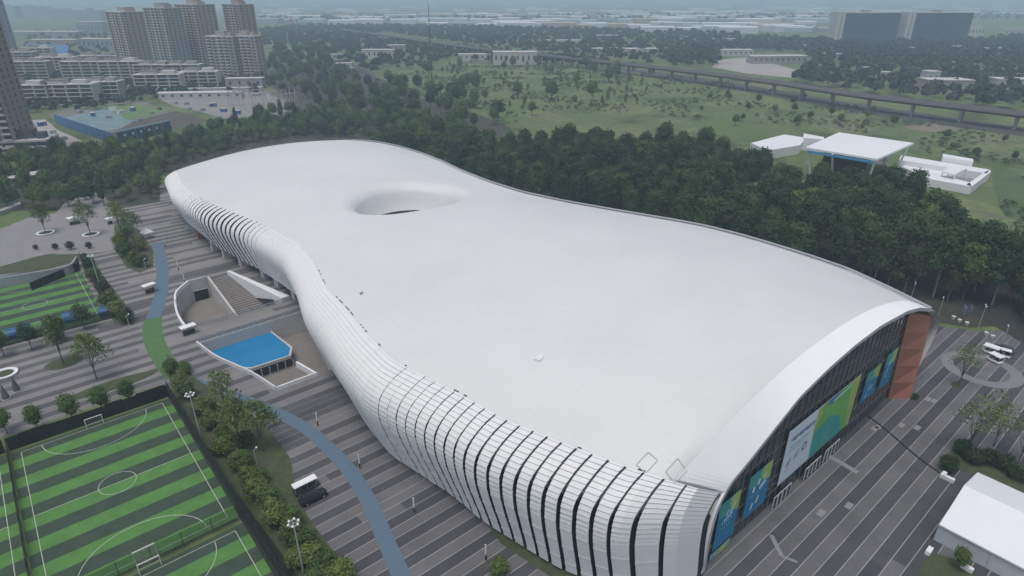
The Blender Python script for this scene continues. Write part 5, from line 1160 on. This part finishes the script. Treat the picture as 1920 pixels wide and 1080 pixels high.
# houses and sheds by hand
BL=M('shed_blue',(.30,.42,.52),.6,.08,.1)
for a in [(965,120,56,22,15,.05,palew,palew,'pale block with rows of windows on the meadow edge under the viaduct'),(890,113,44,16,8,.05,palew,palew,'lower white wing left of the pale block at the meadow edge'),
(1055,84,64,18,8,.0,palew,palew,'white shed with bright roof behind the viaduct'),(1140,76,46,16,10,.0,greyw,palew,'small white shed group farther behind the viaduct'),(1140,101,50,20,8,.05,greyw,slabm,'grey flat shed directly behind the viaduct, left'),(1200,103,48,22,9,.05,palew,palew,'pale flat shed directly behind the viaduct, right'),
(710,110,44,16,12,.0,palew,slabm,'pale house row left of the mast among trees'),(745,100,26,14,12,.0,beige,slabm,'beige house beside the avenue trees'),
(1455,118,74,20,9,.1,greyw,palew,'long grey shed with pale curved roof beside the dirt yard'),(1370,104,60,20,8,.0,palew,palew,'white low sheds at the left of the dirt yard'),(1556,112,22,18,8,.2,greyw,palew,'small shed with bright roof in the dark woods'),
(1768,172,40,20,11,-.05,beige,palew,'beige house with flat pale roof right of the viaduct bend'),(1738,164,12,12,15,-.05,palew,slabm,'narrow taller part beside the beige flat roofed house'),(1895,166,36,18,9,-.1,palew,palew,'white roofed house at the right edge in the woods'),
(1650,146,20,9,6,.0,palew,palew,'tiny white roofed house in the woods above the viaduct'),(1620,142,6,6,9,.0,palew,palew,'tiny white hut in the woods above the viaduct'),(1800,98,30,12,9,.0,palew,slabm,'pale house in the woods below the right blue office block'),(1860,102,34,12,9,.0,greyw,slabm,'grey house in the woods at the far right'),(1715,98,20,10,7,.0,palew,slabm,'small pale house below the gap between the blue office blocks'),
(1820,68,44,20,18,.0,palew,palew,'white stepped building right of the blue office blocks'),(1895,70,44,20,18,.0,palew,palew,'second white stepped building at the far right'),(1355,82,40,14,9,.0,palew,palew,'white low house in the woods left of the blue offices'),(1510,94,20,10,8,.0,palew,palew,'tiny white block in the woods'),
(90,68,150,40,10,.0,greyw,slabm,'very long grey warehouse behind the low apartment rows'),(120,84,110,26,9,.0,pinkw,slabm,'long pinkish warehouse behind the blue shed'),(190,92,60,24,16,.0,blueg,palew,'bluish office block left of the beige tower'),(180,66,60,30,28,.0,blueg,slabm,'dark bluish block far behind the beige tower'),
(1540,44,10,10,3,.0,palew,palew,'very small far white hut')]:
    shed(*a,'building' if a[4]>9 else 'shed',None,0,'far_building')
for k,(px,py) in enumerate(((506,86),(536,100),(628,112),(575,70),(646,130))): shed(px,py,14+k%3*4,10,7,.2,palew,palew,near('small white avenue house',*L(px,py),0),'house',None,0,'small_house')
green('dirt_yard',[(1335,126),(1345,112),(1400,108),(1500,132),(1488,146),(1400,138)],.06,mat=M('pale_dirt2',(.36,.33,.31),.95,.22,.03,detail=8))
# blue office blocks
bgl=M('office_glass',(.03,.075,.13),.25,.25,.02,detail=3)
for px,w,lb in ((1612,118,'blue glass office block, left of two, with white end wall'),(1742,122,'blue glass office block, right of two, with white end wall')):
    u,v=L(px,80); e=empty('office_block',(u,v,0),-ANG+.03,lb,'office block','blue glass office blocks'); h=52
    MB().box(-w/2+14,-14,0,w/2,14,h).build('glass_body',bgl,e); MB().box(-w/2,-14.6,0,-w/2+14,14.6,h+2).build('end_wall',palew,e); MB().box(-w/2+14,-14.6,h,w/2+.5,14.6,h+1.4).build('roof',slabm,e)
    for f in range(1,13): MB().box(-w/2+14,-14.3,f*4-.15,w/2,-14,f*4+.15).build('floor_band',M('band_blue',(.06,.12,.18),.4,.1,1),e)
    for f in range(12): MB().box(-w/2+6,-14.75,f*4+1.2,-w/2+8.4,-14.5,f*4+3.2).build('window',winm,e)
    MB().box(-8,-5,h+1.4,6,5,h+5).build('plant_room',greyw,e)
shed(1718,28,110,40,16,.0,palew,palew,'pale white hall far behind the blue office blocks','building')
# white modern pavilion by the belt
e=empty('modern_pavilion',(*L(1610,290,0),0),0,'white modern pavilion with big tilted flat roof on slanted columns behind the belt','pavilion')
ex,ey=e.location[0],e.location[1]
def lp(px,py,z): a=L(px,py,z); return (a[0]-ex,a[1]-ey)
rp4=[lp(1573,248,15.5),lp(1713,268,14.5),lp(1645,298,13.5),lp(1510,276,14.5)]
mb=MB(); zt=[15.5,14.5,13.5,14.5]; top_=[(*p,z) for p,z in zip(rp4,zt)]; bot=[(p[0],p[1],p[2]-.9) for p in top_]; mb.poly(top_[::-1]); mb.poly(bot)
for k in range(4): mb.quad(top_[k],top_[(k+1)%4],bot[(k+1)%4],bot[k])
mb.build('canopy_roof',white,e)
bi=[Vector(p)*.9+Vector((sum(q[0] for q in rp4)/4,sum(q[1] for q in rp4)/4,bot[0][2]))*.1 for p in bot]
a=Vector(bot[3]);b=Vector(bot[2]); mb=MB(); mb.tube(a*.96+b*.04-Vector((0,0,.9)),b*.97+a*.03-Vector((0,0,.9)),.7,n=4); mb.build('blue_beam',M('beam_blue',(.06,.28,.5),.5,.1,.5),e)
cx=sum(p[0] for p in rp4)/4; cy=sum(p[1] for p in rp4)/4
MB().prism([(cx+(p[0]-cx)*.62,cy+(p[1]-cy)*.62) for p in rp4],0,12.2).build('glass_hall',glassd,e)
for p in bot: q=(cx+(p[0]-cx)*.8,cy+(p[1]-cy)*.8,0); MB().tube(q,(cx+(p[0]-cx)*.93,cy+(p[1]-cy)*.93,p[2]),.55,.4,6).build('slanted_column',white,e)
m3=tuple((Vector(bot[3])*.6+Vector(bot[2])*.4)); MB().tube((m3[0]*.85,m3[1]*.85,0),(m3[0],m3[1],m3[2]),.5,n=6).build('slanted_column',white,e)
def wing(name,pix,z,h,t=.0,label=None,hole=None):
    P=[lp(*p,h) for p in pix]; MB().prism(P,z,h).build(name,white,e)
wing('left_wing',[(1408,268),(1470,252),(1512,258),(1500,272),(1440,282)],0,5)
wing('screen_wall',[(1507,250),(1545,257),(1545,262),(1507,258)],0,7)
wing('back_gallery',[(1690,291),(1856,318),(1850,325),(1686,300)],0,3.6)
wing('end_gallery',[(1856,318),(1858,322),(1822,350),(1812,346),(1846,323)],0,3.6)
wing('near_gallery',[(1728,318),(1818,342),(1822,350),(1735,334),(1700,316)],0,3.6)
wing('terrace',[(1700,306),(1790,322),(1780,334),(1728,324),(1690,314)],0,1.2)
P=[lp(*p,6) for p in [(1782,311),(1813,316),(1790,328),(1766,322)]]; MB().prism(P,5.6,6.1).build('small_canopy',white,e)
for p in P: MB().box(-.2,-.2,0,.2,.2,5.6,c=(P[0][0]+(p[0]-P[0][0])*.95+.2,P[0][1]+(p[1]-P[0][1])*.95-.2)).build('canopy_post',white,e)
wing('rear_panel',[(1768,288),(1825,298),(1825,303),(1768,294)],1,6)
o=MB().poly([(*L(*p),.03) for p in [(1700,300),(1860,322),(1825,352),(1720,336)]]).build('pavilion_court',grey_p); tag(o,kind='structure')
# bright lawns
lawn=M('lawn',(.085,.14,.035),.9,.25,.05,detail=8)
green('lawn',[(1308,228),(1345,222),(1425,243),(1440,256),(1400,262),(1330,250)],.05,mat=lawn)
green('lawn',[(925,210),(965,205),(975,222),(950,232),(925,228)],.05,mat=lawn)
green('lawn',[(1740,262),(1830,290),(1920,330),(1920,420),(1880,400),(1862,345),(1862,315),(1800,285)],.04,mat=M('meadow_green',(.07,.115,.035),.9,.35,.06,detail=8))
green('dirt_patch',[(1690,238),(1740,230),(1800,240),(1790,250),(1730,248)],.06,mat=M('dirt_tan',(.19,.16,.12),.9,.25,.05))
green('under_viaduct',[(1100,120),(1280,141),(1440,166),(1600,194),(1760,216),(1920,240),(1920,256),(1760,234),(1600,210),(1400,172),(1280,152)],.05,mat=M('viaduct_painted_shade',(.055,.06,.055),.95,.35,.04))  # dirt band under the deck, its shade painted into the colour
# far white sheds up to the horizon
rf=random.Random(17)
SM=[M('shed_white',(.62,.64,.66),.6,.06,.02),M('shed_pale_blue',(.42,.5,.56),.6,.08,.02),M('shed_grey',(.3,.32,.33),.7,.1,.02),M('shed_tan',(.4,.34,.28),.7,.1,.02)]
SN=['white','pale blue','grey','tan']; nfs=0
for row,(py,n,x0,x1) in enumerate(((13,22,380,1980),(17,24,420,1980),(22,28,460,1980),(28,30,480,1960),(35,30,480,1540),(43,30,480,1540),(52,20,820,1540),(60,10,1230,1560))):
    for k in range(n):
        px=x0+(x1-x0)*(k+rf.random())/n; y=py+rf.uniform(-2.5,2.5); u,v=L(px,y); d_=math.hypot(u-cu,v-cv); 
        w=min(rf.uniform(60,190),d_*.05)*rf.uniform(.6,1.2); dd=w*rf.uniform(.3,.6); h=rf.uniform(8,15); mi=rf.choice((0,0,1,2,3,0)); r0=-ANG+rf.uniform(-.12,.12)
        mb=MB().box(-w/2,-dd/2,0,w/2,dd/2,h); nr=3
        for q in range(nr):
            a0=-dd/2+dd*q/nr; a1=a0+dd/nr; mb.quad((-w/2,a0,h),(w/2,a0,h),(w/2,(a0+a1)/2,h+2),(-w/2,(a0+a1)/2,h+2)); mb.quad((-w/2,(a0+a1)/2,h+2),(w/2,(a0+a1)/2,h+2),(w/2,a1,h),(-w/2,a1,h))
        o=mb.build('factory_shed',SM[mi],loc=(u,v,0),rz=r0); tag(o,('wide ' if w>110 else 'small ' if w<70 else '')+near(SN[mi]+' factory shed',u,v,0),'factory shed','far factory sheds')
for k,(px,py,w,h) in enumerate([(60,30,60,40),(95,32,50,34),(130,36,60,32),(175,40,40,36),(20,34,40,45)]):
    u,v=L(px,py); o=MB().box(-w,-20,0,w,20,h).box(-w*.3,-8,h,w*.2,8,h+6).build('distant_block',blueg,loc=(u,v,0),rz=-ANG); tag(o,'faint blue grey block far off at the top left, number %s from the left'%['three','four','five','six','two'][k] if 0 else ['faint wide block far off above the long grey warehouse','faint block far off right of the widest faint block','faint lower block far off left of the beige tower','faint narrow block far off beside the beige tower','faint block far off touching the grey tower'][k],'building')
# ================================================================ HAZE
hz=bpy.data.materials.new('haze_air'); hz.use_nodes=True; n=hz.node_tree; n.nodes.remove(n.nodes['Principled BSDF']); pv=n.nodes.new('ShaderNodeVolumePrincipled')
pv.inputs['Color'].default_value=(.64,.82,.98,1); pv.inputs['Density'].default_value=.00034; pv.inputs['Anisotropy'].default_value=.0
n.links.new(pv.outputs[0],n.nodes['Material Output'].inputs['Volume'])
o=MB().box(-12500,-12500,-8,12500,12500,135).build('haze',hz); tag(o,kind='stuff')
S.cycles.volume_bounces=3
